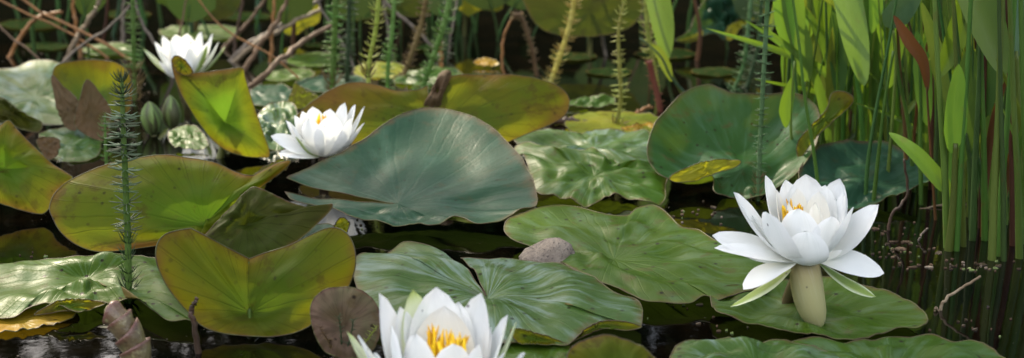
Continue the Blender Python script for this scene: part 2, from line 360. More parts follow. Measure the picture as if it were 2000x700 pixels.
# folded pad upper left
pad('folded pad with green inside and two brown lobes in front, left of the lily buds', 'olive',
  [(103,150),(112,128),(150,119),(185,117),(225,123),(250,140),(258,175),(255,210),(235,232),(190,250),(150,255),(120,230),(106,190)],
  (180,215,.02), (185,262), 62, side='top', dome=-.01, seed=6.6, stem=(185,280),
  lobes=[('brown', [(102,148),(125,170),(155,200),(154,235),(148,255),(128,248),(115,222),(106,190)], (135,215), dict(anchor=(185,275), tilt=70, side='under', yaw=-25)),
         ('brown', [(170,155),(155,195),(146,232),(150,250),(180,270),(205,274),(214,250),(216,214),(195,182)], (178,225), dict(anchor=(185,280), tilt=70, side='under', yaw=20))])
pad('olive curled pad standing in front of the farthest white lily', 'rust',
  [(335,118),(340,128),(352,142),(376,143),(410,140),(450,135),(474,134),(479,152),(492,195),(510,248),(527,302),(505,308),(470,304),(435,290),(405,262),(372,215),(350,175),(338,140)],
  (440,240,.012), (450,308), 66, side='under', dome=.012, seed=1.9, stem=(415,310), yaw=12,
  lobes=[('olive', [(335,118),(345,109),(362,118),(376,138),(372,146),(355,146),(342,136)], (355,130), dict(anchor=(450,312), tilt=66, side='under', yaw=12))])
pad('yellow-green leaf tip standing right of the left olive pad', 'mid',
  [(495,345),(520,325),(548,312),(568,314),(556,332),(530,350),(505,362)], (530,335), (520,372), 40, side='under', seed=2.4)
# back centre yellow olive
pad('wide yellow-olive pad rising behind the largest blue-green pad', 'olive',
  [(850,180),(862,158),(885,149),(930,145),(990,146),(1045,152),(1085,165),(1108,185),(1112,205),(1100,228),(1070,245),(1030,262),(1000,275),(930,300),(820,300),(700,285),(620,260),(580,232),(598,208),(630,186),(665,168),(700,161),(735,166),(770,176),(810,178),(835,168)],
  (845,262,.01), (845,300), 52, slit=True, side='under', dome=.008, wave=.004, seed=9.5, stem=(850,310),
  lobes=[('brown', [(826,210),(838,185),(850,160),(862,140),(880,140),(878,160),(868,185),(856,212)], (855,180), dict(anchor=(850,296), tilt=60, side='under', dome=.012))])
# right wavy pads
pad('crumpled sunlit green pad with a yellow curled rim, right of the largest pad', 'mid',
  [(1004,284),(1030,280),(1060,285,-.01),(1100,282),(1150,292),(1195,305,-.012),(1220,325),(1262,322,-.012),(1292,320,-.01),(1308,340),(1300,362),(1298,388),(1270,398),(1240,392),(1205,386),(1175,392),(1150,403),(1120,396),(1095,386),(1050,376),(1038,340),(1020,305)],
  (1160,345), (1160,370), 8, dome=.006, wave=.007, ruf=.004, seed=11.2, zb=.01, wf=3.5, nr=22)
pad('flat green pad half hidden behind the crumpled sunlit pad', 'pale',
  [(1000,270),(1040,256),(1090,252,-.01),(1130,262),(1165,254),(1230,256),(1270,262),(1300,290),(1300,320),(1240,330),(1150,310),(1040,295)],
  (1160,290), (1160,290), 5, wave=.006, ruf=.003, seed=12.4, zb=.006, wf=3.2)
pad('yellow-green flat pad under the pale whorled stalk behind the crumpled pad', 'yellow',
  [(1105,235),(1150,220),(1220,218),(1280,226),(1300,245),(1270,262),(1190,265),(1120,258)], (1200,240), (1200,242), 0, seed=13.1)
pad('thin green pad floating at the right end of the wide yellow-olive pad', 'mid',
  [(1108,200),(1150,188),(1185,185,-.01),(1200,192),(1195,205),(1150,210)], (1155,199), (1155,205), 12, seed=13.5, wave=.004)
# right back upright
pad('tall green pad on the right tilted up behind the long pale mare\'s-tail', 'tall',
  [(1264,300),(1268,270),(1282,238),(1305,210),(1335,183),(1360,170),(1388,167),(1412,176),(1440,184),(1490,184),(1540,180),(1580,195),(1600,225),(1595,280),(1565,330),(1530,360),(1480,385),(1420,384),(1395,375),(1390,345),(1340,352),(1300,350),(1275,325)],
  (1450,330,.01), (1450,385), 31, side='top', dome=-.012, wave=.006, seed=14.7, nr=18,
  lobes=[('yellow', [(1308,352),(1320,338),(1360,320),(1400,312),(1438,312),(1447,318),(1430,330),(1390,342),(1345,356)], (1380,334), dict(anchor=(1420,385), tilt=52, side='under')),
         ('olive', [(1625,182),(1650,180),(1667,193),(1655,212),(1625,240),(1595,268),(1565,308),(1556,300),(1560,275),(1590,240),(1615,212)], (1610,235), dict(anchor=(1560,365), tilt=62, side='under', yaw=-20))])
pad('blue-green pad lying in front of the reeds, just behind the wide open lily', 'blue',
  [(1560,340),(1585,300),(1620,280),(1670,275),(1735,282),(1790,310),(1818,345),(1800,362),(1765,374),(1735,385),(1700,402),(1640,408),(1580,390)],
  (1680,350), (1690,395), 14, dome=-.008, wave=.005, seed=15.8, zb=.01)
pad('small round reddish pad standing beside the lowest white lily', 'sage',
  [(607,620),(610,590),(630,570),(665,561),(700,566),(728,585),(742,615),(740,660),(720,690),(680,700),(640,690),(618,660)],
  (672,640,.006), (675,705), 58, side='under', dome=.006, seed=16.3, stem=(680,720))
# upper left
pad('pale blue-green pad lying flat at the left edge, highest on that side', 'pale',
  [(-60,150),(-20,135),(25,132,-.01),(60,120,-.02),(100,120,-.02),(130,135),(160,180),(200,230),(170,262),(110,262),(70,250),(30,235),(-60,225)],
  (70,190), (70,220), 7, wave=.006, seed=17.1, nr=18)
pad('small shiny pad below the folded brown-lobed pad', 'pale',
  [(78,262),(120,250),(165,250),(195,272),(190,305),(150,318),(110,310),(85,290)], (140,285), (140,285), 4, wave=.006, seed=17.7)
pad('dark rolled pad with yellow rim at the left edge', 'dark',
  [(-40,190),(0,188),(30,210),(55,225),(82,240),(75,258),(40,252),(0,235),(-40,225)], (20,222), (20,262), 45, side='under', seed=18.2, wave=.01)
pad('small bright green pad between the buds and the curled olive pad', 'mid',
  [(328,262),(350,247),(380,245),(402,270),(404,288),(370,291),(340,285)], (368,270), (368,285), 10, seed=18.9)
pad('dappled light green pad behind the half-open lily on its left', 'pale',
  [(505,225),(530,205),(565,200),(580,220),(575,262),(550,290),(520,288),(508,260)], (545,248), (545,280), 15, seed=19.3, wave=.008)
pad('yellow-green triangular pad tip above the half-open lily', 'mid',
  [(562,205),(568,182),(578,164),(600,178),(622,190),(605,205),(585,212)], (585,192), (590,215), 50, side='under', seed=19.7)
pad('blue-grey flat pad left of the yellow-green triangular tip', 'blue',
  [(488,180),(520,165),(560,168),(575,188),(560,205),(500,205)], (530,186), (530,186), 2, seed=20.3)
pad('blue-grey pad left of the wide yellow-olive pad, among the whorled stalks', 'blue',
  [(575,165),(610,150),(680,146),(720,160),(700,178),(620,180)], (650,163), (650,163), 2, seed=20.9)
pad('far yellow-green pad among the whorled stalks at the top middle', 'yellow',
  [(690,140),(705,125),(760,122),(790,130),(770,150),(710,152)], (735,138), (735,138), 6, seed=21.2)
pad('speckled far pad right of the far yellow-green pad', 'mid',
  [(770,160),(790,142),(860,128),(900,140),(890,160),(820,168)], (835,150), (835,150), 3, seed=21.8, wave=.006)
pad('small yellow leaf floating right behind the speckled far pad', 'orange',
  [(925,122),(945,113),(968,118),(972,128),(940,128)], (948,121), (948,126), 10, seed=22.1)
pad('bright yellow leaf lying in front of the reddish whorled stalk', 'orange',
  [(1213,250),(1240,244),(1272,240),(1282,250),(1260,257),(1225,258)], (1250,250), (1250,255), 6, seed=22.5, wave=.003)
pad('far grey-green pad crossed by the slanting twigs', 'green',
  [(560,118),(590,105),(640,103),(665,115),(640,128),(580,130)], (612,116), (612,117), 2, seed=23.1)
pad('far grey-green pad beyond the farthest white lily', 'green',
  [(310,62),(350,50),(440,50),(470,62),(440,76),(340,76)], (390,62), (390,63), 2, seed=23.4)
pad('far dark pad behind the leaning pale twig', 'green',
  [(160,98),(190,85),(240,84),(265,95),(250,106),(190,108)], (212,96), (212,97), 2, seed=23.8)
pad('far green pad below the slanting twigs, left of the blue-grey pads', 'green',
  [(510,150),(535,138),(590,135),(615,145),(590,156),(530,158)], (562,147), (562,148), 2, seed=24.2)
# far standing pads
pad('round yellow pad standing among the slanting twigs at the top', 'yellow',
  [(553,62),(560,35),(572,8),(585,-8),(610,-4),(626,20),(622,44),(600,55),(575,69)], (588,40), (590,75), 60, side='under', seed=25.1, stem=(590,90))
pad('yellow-tipped bright green pad cut by the top edge in the middle', 'yellow',
  [(845,-30),(900,-40),(970,-30),(983,8),(972,22),(940,20),(915,32),(890,15),(850,5)], (905,-5), (900,70), 60, side='under', seed=25.6, stem=(900,90))
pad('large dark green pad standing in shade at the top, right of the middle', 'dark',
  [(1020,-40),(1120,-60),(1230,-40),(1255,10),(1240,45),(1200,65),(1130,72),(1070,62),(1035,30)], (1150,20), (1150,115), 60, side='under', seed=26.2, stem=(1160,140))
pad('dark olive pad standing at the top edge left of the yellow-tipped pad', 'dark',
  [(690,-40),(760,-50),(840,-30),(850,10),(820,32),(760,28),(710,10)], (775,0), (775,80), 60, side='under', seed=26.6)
pad('far pad with wavy yellow fold and silver sheen at the top right', 'blue',
  [(1318,80),(1345,62),(1360,25),(1400,-20),(1480,-30),(1500,10),(1480,35),(1440,40),(1415,78),(1395,66),(1370,72),(1340,82)],
  (1420,25), (1420,105), 48, side='top', dome=-.02, wave=.02, seed=27.3,
  lobes=[('yellow', [(1318,80),(1345,72),(1372,60),(1368,74),(1345,84)], (1348,76), dict(anchor=(1420,104), tilt=55, side='under')),
         ('yellow', [(1418,76),(1422,52),(1450,38),(1490,12),(1488,34),(1450,52),(1430,78)], (1440,50), dict(anchor=(1420,104), tilt=55, side='under'))])
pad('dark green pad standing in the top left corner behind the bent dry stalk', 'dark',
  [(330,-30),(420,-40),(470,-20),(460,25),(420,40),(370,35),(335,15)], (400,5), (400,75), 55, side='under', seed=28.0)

# ------------------------------------------------------------------ water lilies
PW = petal_mat('petal_white', (.82,.83,.82), (.84,.85,.84), (.82,.82,.70), (.80,.82,.80), .30)
PC = petal_mat('petal_cream', (.84,.82,.74), (.84,.84,.80), (.80,.72,.42), (.80,.78,.68), .30)
SG = petal_mat('sepal_green_white', (.66,.72,.48), (.42,.52,.14), (.55,.55,.28), (.26,.36,.07), .25)
ST = petal_mat('sepal_tan', (.36,.34,.16), (.34,.46,.13), (.28,.22,.10), (.36,.34,.16), .1)
SB = petal_mat('bud_green', (.13,.20,.05), (.12,.10,.04), (.06,.05,.02), (.045,.05,.014), .08)
YS = leaf_mat('stamen_yellow', (.95,.60,.02), (.98,.70,.05), (.98,.66,.04), .35, .5, 60)
PED = leaf_mat('flower_stalk', (.09,.06,.03), (.10,.10,.03), (.1,.08,.03), .05, .5)

def petal_mesh(B, T, W, cup=.35, belly=.18, inner=None, axis=Vector((0,0,1)), tipsharp=1., nl=14, nw=8, twist=0, thick=0, peak=.55, radial=None, lift=0):
    """B base, T tip, belly: how far the midline bows outward (fraction of length)."""
    mb = MB(); d = T-B; L = d.length
    rad = Vector(radial) if radial else Vector((d.x, d.y, 0))
    if rad.length < 1e-4: rad = Vector((0,-1,0))
    rad.normalize()
    acr = axis.cross(rad).normalized()
    if lift: acr = acr*(1 if acr.y > 0 else -1) + axis*lift
    acr = (acr - d.normalized()*acr.dot(d.normalized())).normalized()
    nin = acr.cross(d).normalized()              # inner side
    if nin.dot(-rad)+nin.z*.5 < 0: nin = -nin
    grid = []
    for i in range(nl+1):
        t = i/nl
        c = B + d*t - nin*(belly*L*4*t*(1-t)*(1.25-.5*t))
        w = W*.5*(math.sin(math.pi*min(1, t**(math.log(.5)/math.log(peak))))**.62 if 0 < t < 1 else 0)
        w = max(w, W*.10*(1-t)**2, W*.008)
        w *= 1+.05*nz(t*5, L*90, W*200)
        row = []
        for j in range(nw+1):
            u = j/nw*2-1
            a = acr*(w*u) + nin*(cup*w*(u*u)) + nin*(.02*L*nz(u*2, t*3, L*300))
            row.append(mb.vert(c+a+acr*(twist*L*t*t), (u, t, 0)))
        grid.append(row)
    f0 = None
    for i in range(nl):
        for j in range(nw):
            f = (grid[i][j], grid[i][j+1], grid[i+1][j+1], grid[i+1][j])
            if f0 is None:
                k = nl//2; p = [Vector(mb.v[q]) for q in (grid[k][nw//2], grid[k][nw//2+1], grid[k+1][nw//2])]
                f0 = (p[1]-p[0]).cross(p[2]-p[0]).dot(nin) > 0
            mb.face(f if f0 else f[::-1])
    return mb

def flower(label, base_px, water_px, petals, stamens=(), group='open white water lilies', stalk_to=None, hang=None):
    """tips are pixels plus a depth offset (in pixel units, + = away)"""
    G = gz(*water_px); y0 = G.y
    Bc = gy(*base_px, y0); s = mpp(Bc)
    root = empty('water_lily', Vector((Bc.x, Bc.y, 0)))
    tag(root, label, 'water lily', group)
    for q in petals:
        tx, ty, dd, w, kind = q[:5]; o = q[5] if len(q) > 5 else {}
        T = gy(tx, ty, y0+dd*s)
        bx, by, bd = o.get('b', (base_px[0]+(tx-base_px[0])*.07, base_px[1]+o.get('bu', 0), dd*.14))
        B = gy(bx, by, y0+bd*s)
        mb = petal_mesh(B, T, w*s*1.12, o.get('cup', .35), o.get('belly', .13), peak=o.get('peak', .55), radial=o.get('rad'), lift=o.get('lift', 0))
        name = 'sepal' if kind in ('g', 't') else 'petal'
        ob = mb.build(name, {'w': PW, 'c': PC, 'g': SG, 't': ST}[kind], root)
    for (tx, ty, dd, bx, by, bd, w) in stamens:
        T = gy(tx, ty, y0+dd*s); B = gy(bx, by, y0+bd*s); mid = (B+T)/2 + (T-B).length*.12*Vector((rnd.uniform(-1,1), -.5, .2))
        m = MB(); m.tube(catmull([B, mid, T], 6), [w*s*x for x in (.5,.55,.6,.6,.5,.35,.08)], 6); m.build('stamen', YS, root)
    if hang:
        m = MB(); P = [gy(x, y, y0+d*s) for x, y, d in hang]; n = 20
        m.tube(catmull(P, n), [33*s*(.80+.2*math.sin(math.pi*min(1,i/n*1.2)))*max(.05, 1-max(0,(i/n-.62)/.38)**2.2)**.5*(1-.12*i/n) for i in range(n+1)], 14)
        for q, l in enumerate(m.loc): m.loc[q] = (math.sin(l[0]*6.283)*.4, l[1], 0)
        m.build('sepal', ST, root)
    m = MB(); e = stalk_to or (G.x, G.y+.01, -.03)
    m.tube(catmull([Bc+Vector((0,.004,0)), (Bc+Vector(e))/2+Vector((-.004,.012,0)), Vector(e)], 8), .0055, 8); m.build('flower_stalk', PED, root)
    return root

def stam(cx, cy, n, wx, h, dd0, w, by):
    out = []
    for i in range(n):
        a = 2*math.pi*i/n + rnd.uniform(-.2,.2); rr = rnd.uniform(.55, 1)
        out.append((cx+math.cos(a)*wx*rr, cy-h*rnd.uniform(.35,.75)+math.sin(a)*-6, dd0+math.sin(a)*wx*rr, cx+math.cos(a)*wx*.55, by, dd0+math.sin(a)*wx*.5, w))
    return out

flower('wide open white lily on the right with drooping outer petals and one hanging tan sepal', (1580,512), (1580,640), [
  # back row
  (1496,343,55,64,'w'), (1574,341,75,84,'w'), (1641,350,55,72,'w'), (1534,352,62,66,'w'), (1612,362,64,64,'w'),
  # cream inner
  (1516,372,34,46,'c'), (1556,368,42,50,'c'), (1600,374,36,50,'c'), (1540,396,-14,44,'c'), (1592,396,-6,48,'c'),
  # sides
  (1433,376,5,80,'w',dict(lift=.3)), (1391,460,-12,56,'w',dict(belly=.05,cup=.3,lift=.75)), (1396,484,-40,46,'w',dict(belly=.02,lift=.3)),
  (1716,400,0,74,'w',dict(lift=.4)), (1666,404,-34,64,'w'), (1470,420,25,50,'w'), (1650,378,30,52,'w'),
  # front
  (1496,415,-48,94,'w',dict(belly=.2)), (1560,408,-40,80,'w',dict(belly=.2)), (1624,424,-50,78,'w',dict(belly=.2)), (1576,452,-66,76,'w',dict(belly=.34)),
  # drooping
  (1452,566,-58,66,'w',dict(belly=-.04,cup=.12,b=(1560,508,-8))), (1727,534,-26,54,'w',dict(belly=-.06,cup=.12,lift=.7,b=(1590,505,-6))),
  # sepals
  (1427,599,-34,34,'g',dict(belly=-.03,cup=.2,b=(1555,514,2))), (1710,580,8,34,'g',dict(belly=-.03,cup=.15,lift=.6,b=(1600,514,2))),
 ], stamens=stam(1546,426,18,28,44,6,5,434), stalk_to=tuple(gz(1540,600)+Vector((0,.0,-.03))), hang=[(1574,508,2),(1574,540,-6),(1580,580,-12),(1590,615,-14),(1598,640,-12)])

flower('lowest white lily in front, cut by the bottom edge, showing its yellow stamens', (862,815), (862,850), [
  (852,561,95,104,'w',dict(belly=.1)), (806,566,92,72,'g'), (940,573,80,92,'w'), (896,590,96,80,'w'), (740,574,40,92,'w'), (782,600,70,76,'w'), (868,598,66,110,'c'),
  (992,616,20,92,'w'), (960,640,50,76,'w'), (1009,630,0,50,'g'), (1025,690,-40,80,'w'), (678,648,0,60,'g'), (700,655,-20,60,'w'),
  (764,638,-20,90,'w',dict(belly=.16)), (812,652,-50,96,'w',dict(belly=.16)), (884,672,-60,90,'w',dict(belly=.18)), (936,674,-40,92,'w',dict(belly=.16)), (985,690,-30,80,'w'), (730,690,-50,90,'w'),
  (850,720,-90,110,'w',dict(belly=.2)), (930,730,-80,100,'w',dict(belly=.2)),
 ], stamens=[(832+i*4.6+rnd.uniform(-3,3), 630+i*1.6+rnd.uniform(-5,16), 14+rnd.uniform(-14,22), 846+i*2.6, 730, 0, 7) for i in range(20)]+stam(872,692,14,38,50,6,9,745))

flower('half-open white lily resting on the left rim of the largest blue-green pad', (630,306), (640,345), [
  (610,209,38,46,'w'), (674,201,40,44,'w'), (645,213,46,44,'w'), (575,226,25,36,'w'), (558,236,12,36,'w'), (712,208,18,36,'w'), (694,205,28,38,'w'), (590,218,32,38,'w'),
  (628,226,16,40,'c'), (658,222,18,38,'c'),
  (529,266,0,40,'w',dict(belly=.04,lift=.6)), (545,300,-18,34,'w',dict(belly=0,cup=.2,lift=.4)), (712,240,-6,40,'w'),
  (570,246,-14,44,'w'), (604,232,-26,56,'w',dict(belly=.2)), (646,226,-30,60,'w',dict(belly=.2)), (686,232,-22,52,'w',dict(belly=.2)), (578,268,-26,20,'g',dict(belly=.15)),
 ], stamens=stam(628,252,12,12,34,4,5,262))

flower('farthest white lily at the upper left, behind the olive curled pad', (362,152), (370,196), [
  (280,95,-4,32,'g'), (302,83,8,32,'w'), (318,70,20,34,'w'), (343,68,28,36,'w'), (366,66,30,36,'w'), (393,62,28,36,'w'), (415,66,20,34,'w'), (427,82,10,30,'w'),
  (332,80,-16,36,'w'), (358,78,-22,40,'w'), (384,78,-22,38,'w'), (408,82,-16,34,'w'), (310,98,-18,34,'w'), (440,92,0,24,'g'), (404,90,-26,18,'g',dict(belly=.16)), (350,112,-34,44,'w',dict(belly=.2)), (310,120,-30,36,'w',dict(belly=.2)),
 ], stamens=stam(365,100,8,12,24,4,5,112))

# buds
def bud(label, base, tip, w):
    G = gz(base[0], base[1]); y0 = G.y; s = mpp(G)
    root = empty('lily_bud', Vector((G.x, y0, 0))); tag(root, label, 'flower bud', 'closed lily buds')
    B = gy(*base, y0); T = gy(*tip, y0)
    for i in range(4):
        a = math.pi/2*i+.6
        rad = Vector((math.cos(a), math.sin(a), 0))
        mb = petal_mesh(B+rad*.002, T+rad*.001, w*s*.95, .75, .25, radial=tuple(rad), peak=.5)
        mb.build('sepal', SB, root)
    m = MB(); m.tube([B+Vector((0,0,.004)), B+Vector((0,.003,-.03))], .004, 8); m.build('flower_stalk', PED, root)
    return root
bud('closed green lily bud, the larger and left of two', (300,266), (291,198), 46)
bud('closed brownish lily bud, the smaller and right of two', (338,255), (332,186), 36)

# ------------------------------------------------------------------ mare's tails
MT = dict(
 silver = leaf_mat('whorl_silver', (.10,.15,.07), (.18,.215,.14), (.25,.34,.2), .2, .4, 60),
 dark = leaf_mat('whorl_dark_green', (.03,.06,.02), (.05,.08,.04), (.08,.14,.04), .25, .45, 60),
 blue = leaf_mat('whorl_blue_green', (.07,.14,.045), (.10,.165,.075), (.15,.25,.12), .25, .45, 60),
 green = leaf_mat('whorl_green', (.10,.21,.04), (.14,.24,.07), (.25,.4,.08), .3, .45, 60),
 gold = leaf_mat('whorl_gold', (.42,.33,.07), (.34,.30,.10), (.6,.45,.12), .3, .5, 60),
 lime = leaf_mat('whorl_lime', (.25,.29,.05), (.30,.30,.09), (.5,.5,.12), .3, .5, 60),
 brown = leaf_mat('whorl_brown', (.13,.085,.03), (.17,.12,.05), (.25,.16,.05), .2, .6, 60),
 red = leaf_mat('whorl_red', (.20,.06,.03), (.24,.10,.05), (.3,.1,.04), .2, .6, 60),
)
_wh = {}
def whorl_mesh(kind, ups, nl=10):
    key = (kind, ups, nl)
    if key in _wh: return _wh[key]
    mb = MB()
    for i in range(nl):
        a = 2*math.pi*i/nl + rnd.uniform(-.12,.12); d = Vector((math.cos(a), math.sin(a), 0)); l = rnd.uniform(.85,1.1); e = ups+rnd.uniform(-.15,.15)
        p1 = d*.1; p2 = d*l*.55+Vector((0,0,e*.35*l)); p3 = d*l*.95+Vector((0,0,e*l*.95+.06))
        mb.tube(catmull([p1, p2, p3], 4), [.040,.045,.040,.032,.010], 4)
    me = mb.mesh('leaf_whorl'); me.materials.append(MT[kind]); _wh[key] = me; return me
def mares_tail(label, pts, kinds='green', wpx=12, lpx=26, gap=13, ups=.35, tip=False, n=None, low=None, stemk=None, dark_tip=False, bare=0., group="whorled mare's-tail stalks", dy=0.):
    """pts: pixels from the water up"""
    G = gz(*pts[0]); y0 = G.y; s = mpp(G)
    root = empty('mares_tail', G); tag(root, label, 'water plant', group)
    P = [gy(p[0], p[1], y0+dy*i) for i, p in enumerate(pts)]
    P[0] = P[0]-Vector((0,0,.01))
    L = sum((a-b).length for a, b in zip(P, P[1:])); nn = max(8, int(L/(gap*s)))
    path = [Vector(p) for p in catmull(P, nn)]
    rad = [wpx*.5*s*(1 if not tip else (1-.55*(i/nn)**2)) for i in range(nn+1)]
    m = MB(); m.tube(path, rad, 8); m.build('stem', MT[stemk or kinds], root)
    for i in range(1, nn+1):
        f = i/nn
        if f < bare: continue
        k = low[1] if low and f < low[0] else kinds
        if dark_tip and f > .88: k = 'dark'
        u = ups if not (low and f < low[0]) else .9
        if tip and f > .8: u = ups+ (f-.8)*7
        o = bpy.data.objects.new('leaf_whorl', whorl_mesh(k, round(u*3)/3)); COL.objects.link(o)
        t = (path[min(i+1, nn)]-path[i-1]).normalized()
        o.parent = root; o.matrix_parent_inverse = Matrix.Translation(-root.location)
        o.rotation_mode = 'QUATERNION'
        o.rotation_quaternion = t.to_track_quat('Z', 'Y') @ Matrix.Rotation(rnd.uniform(0,6.28), 3, 'Z').to_quaternion()
        o.location = path[i]+t*gap*s*rnd.uniform(-.28,.28)
        o.rotation_quaternion = Matrix.Rotation(rnd.gauss(0,.13), 3, 'X').to_quaternion() @ Matrix.Rotation(rnd.gauss(0,.13), 3, 'Y').to_quaternion() @ o.rotation_quaternion
        sc = lpx*s*rnd.uniform(.72,1.15)
        if dark_tip and low and f < low[0]: sc *= .6
        if tip and f > .75: sc *= 1-(f-.75)*2.6
        o.scale = (sc,)*3
    return root
mares_tail("dark nearest mare's-tail with a blunt black-green tip, standing before the left olive pads", [(250,592),(250,480),(244,330),(240,230),(238,152)], 'silver', 14, 36, 13, -.1, tip=True, low=(.3,'dark'), stemk='green', dark_tip=True)
mares_tail("thin green mare's-tail just left behind the dark nearest one", [(208,330),(206,280),(205,225)], 'green', 7, 17, 10, .2, tip=True)
mares_tail("tall blurred green mare's-tail left of the farthest white lily", [(263,196),(262,130),(260,50),(258,-50)], 'green', 9, 22, 10, .1, low=(.3,'brown'))
mares_tail("green mare's-tail rising just behind the half-open lily", [(650,212),(650,140),(654,60),(657,-50)], 'green', 12, 24, 13, .15, low=(.3,'brown'))
mares_tail("brown-footed mare's-tail rising at the right side of the half-open lily", [(728,262),(722,200),(720,130),(735,50),(742,-50)], 'lime', 9, 20, 11, .3, low=(.5,'brown'))
mares_tail("slim bright green mare's-tail in the top middle, upright", [(757,174),(758,130),(766,60),(773,-50)], 'green', 8, 18, 10, .1)
mares_tail("brown mare's-tail leaning right in the top middle", [(780,158),(800,115),(822,50),(840,-50)], 'brown', 10, 17, 9, .2)
mares_tail("curving green mare's-tail leaning right beside the brown leaning one", [(820,190),(832,150),(852,95),(872,30),(885,-50)], 'green', 11, 24, 11, .2)
mares_tail("golden sunlit mare's-tail leaning right in the top middle", [(1070,164),(1090,120),(1110,60),(1122,0),(1130,-60)], 'gold', 10, 20, 10, .35)
mares_tail("yellow-green mare's-tail whose whole tip shows, right of the golden one", [(1198,250),(1212,200),(1210,130),(1208,60),(1218,6)], 'lime', 9, 20, 12, .15, tip=True, low=(.1,'brown'))
mares_tail("reddish brown dying mare's-tail left of the tall tilted pad", [(1292,218),(1284,185),(1275,150),(1268,120)], 'red', 12, 13, 9, .4)
mares_tail("pale green mare's-tail behind the bent reed blade", [(1288,190),(1278,130),(1265,60),(1260,-40)], 'lime', 9, 20, 11, .3, bare=.3)
mares_tail("curved shaded mare's-tail behind the tall tilted pad", [(1425,180),(1450,135),(1460,70),(1470,-40)], 'blue', 8, 20, 11, .1)
mares_tail("long pale mare's-tail standing in front of the tall tilted pad", [(1480,392),(1483,310),(1488,210),(1494,100),(1502,-50)], 'blue', 9, 20, 15, .15, low=(.2,'brown'))
mares_tail("yellowish mare's-tail leaning right at the left border of the reeds", [(1575,170),(1592,120),(1612,60),(1625,-20)], 'lime', 8, 17, 10, .2)
mares_tail("dry brown arching mare's-tail with a broken drooping head", [(1050,148),(1042,110),(1032,70),(1018,34),(1002,30)], 'brown', 9, 12, 9, .4)
mares_tail("brown blurred mare's-tail above the farthest white lily", [(378,68),(386,30),(398,-40)], 'brown', 9, 13, 8, .3)
mares_tail("shaded mare's-tail in the top middle between the green and the brown-footed ones", [(676,168),(680,90),(684,-40)], 'dark', 9, 20, 10, .1)
mares_tail("shaded mare's-tail close behind the curving green one", [(868,140),(872,80),(880,-40)], 'dark', 8, 20, 10, .1)
mares_tail("small shaded mare's-tail left of the bent reed blade", [(1455,170),(1480,90),(1490,-40)], 'dark', 8, 20, 10, .1)

# ------------------------------------------------------------------ twigs and dry stalks
TW = dict(brown=rough_mat('twig_brown', (.09,.055,.03), (.16,.10,.06), 120, .7, .6, .001),
          pale=rough_mat('twig_pale', (.22,.17,.11), (.13,.09,.05), 90, .6, .5, .001),
          orange=rough_mat('twig_orange', (.26,.12,.04), (.16,.08,.03), 90, .5, .4, .001),
          grey=rough_mat('twig_grey', (.16,.13,.10), (.10,.08,.06), 110, .7, .5, .001),
          dark=rough_mat('twig_dark', (.04,.025,.015), (.07,.04,.025), 110, .5, .5, .001))
def twig(label, pts, wpx, kind='brown', group='dry twigs and stalks', rise=None, name='dry_twig', taper=.7):
    """pts pixels; the first touches the water; rise = metres of depth change per point"""
    G = gz(*pts[0]); s = mpp(G)
    P = [gy(p[0], p[1], G.y+(p[2] if len(p) > 2 else 0)) for p in pts]; P[0] = P[0]-Vector((0,0,.006))
    n = 24; path = [Vector(p) for p in catmull(P, n)]
    path = [p+Vector((nz(i*.5, G.x*9), nz(i*.5, 4, G.x*9), nz(i*.5, 8, G.x*9)))*s*wpx*.5 for i, p in enumerate(path)]
    m = MB(); m.tube([p-G for p in path], [wpx*.5*s*(1-(1-taper)*i/n)*(1+.22*nz(i*1.3, G.x*20)) for i in range(n+1)], 8)
    o = m.build(name, TW[kind]); o.location = G
    tag(o, label, 'twig', group); return o
twig('bent orange dry stalk folded over in the top left corner', [(15,112),(38,75),(62,42),(90,28),(122,26)], 9, 'orange')
twig('pale pinkish twig leaning right near the top left corner', [(125,122),(150,75),(180,30),(205,-25)], 12, 'pale')
twig('upright brown stalk crossing behind the pale pinkish twig', [(158,112),(150,60),(142,10),(138,-40)], 9, 'orange')
twig('grey upright stalk left of the tall blurred mare\'s-tail', [(240,88),(240,40),(242,-40)], 9, 'grey')
twig('thick slanting twig passing highest right of the farthest lily', [(440,118),(500,80),(560,40,.1),(640,-10,.2)], 12, 'grey')
twig('slanting brown twig, lowest of those right of the farthest lily', [(482,170),(540,125),(590,85,.1),(650,45,.15)], 12, 'brown')
twig('steep brown twig in the twig tangle beside the farthest lily', [(470,140),(510,85),(545,35),(570,-30)], 11, 'brown')
twig('thin steep twig crossing the others right of the farthest lily', [(430,95),(470,60),(500,25),(530,-20)], 9, 'brown')
twig('mottled pale twig in the twig tangle, running below the highest one', [(445,120),(520,75),(570,45,.08),(625,20,.12)], 11, 'pale')
twig('horizontal twig lying on the water under the twig tangle', [(505,124),(570,121,.01),(645,116,.02)], 8, 'brown')
twig('fine dark twig lying flat left of the farthest lily', [(165,100),(210,104),(250,106)], 7, 'dark')
twig('drooping dry stalk hooked over beside the dry arching mare\'s-tail', [(985,146),(980,110),(985,70),(1000,38),(1020,26)], 6, 'orange')
twig('orange stump standing in the glittering water at the top middle', [(862,142),(862,110),(860,70)], 9, 'orange')
twig('reddish brown twig lying by the yellow leaf', [(1225,225),(1250,217,.02),(1275,208,.03)], 9, 'orange')
twig('dark brown stick floating at the right end of the wide yellow-olive pad', [(1052,246),(1095,236,.01),(1145,240,.01)], 14, 'dark')
twig('bent green-brown sprout reaching right from the pad under the open lily', [(1838,606),(1842,590),(1880,562),(1916,540)], 7, 'pale')
twig('short side sprout left at the foot of the bent sprout', [(1838,608),(1828,600),(1824,618)], 5, 'pale')
twig('dark curved stem rising over the water in front of the blue-green pad', [(1735,450),(1742,420),(1768,390),(1772,360),(1766,310)], 7, 'dark')
twig('short bent dark stalk standing right of the twisted dead leaf', [(388,690),(380,640),(374,605),(384,585)], 13, 'dark')
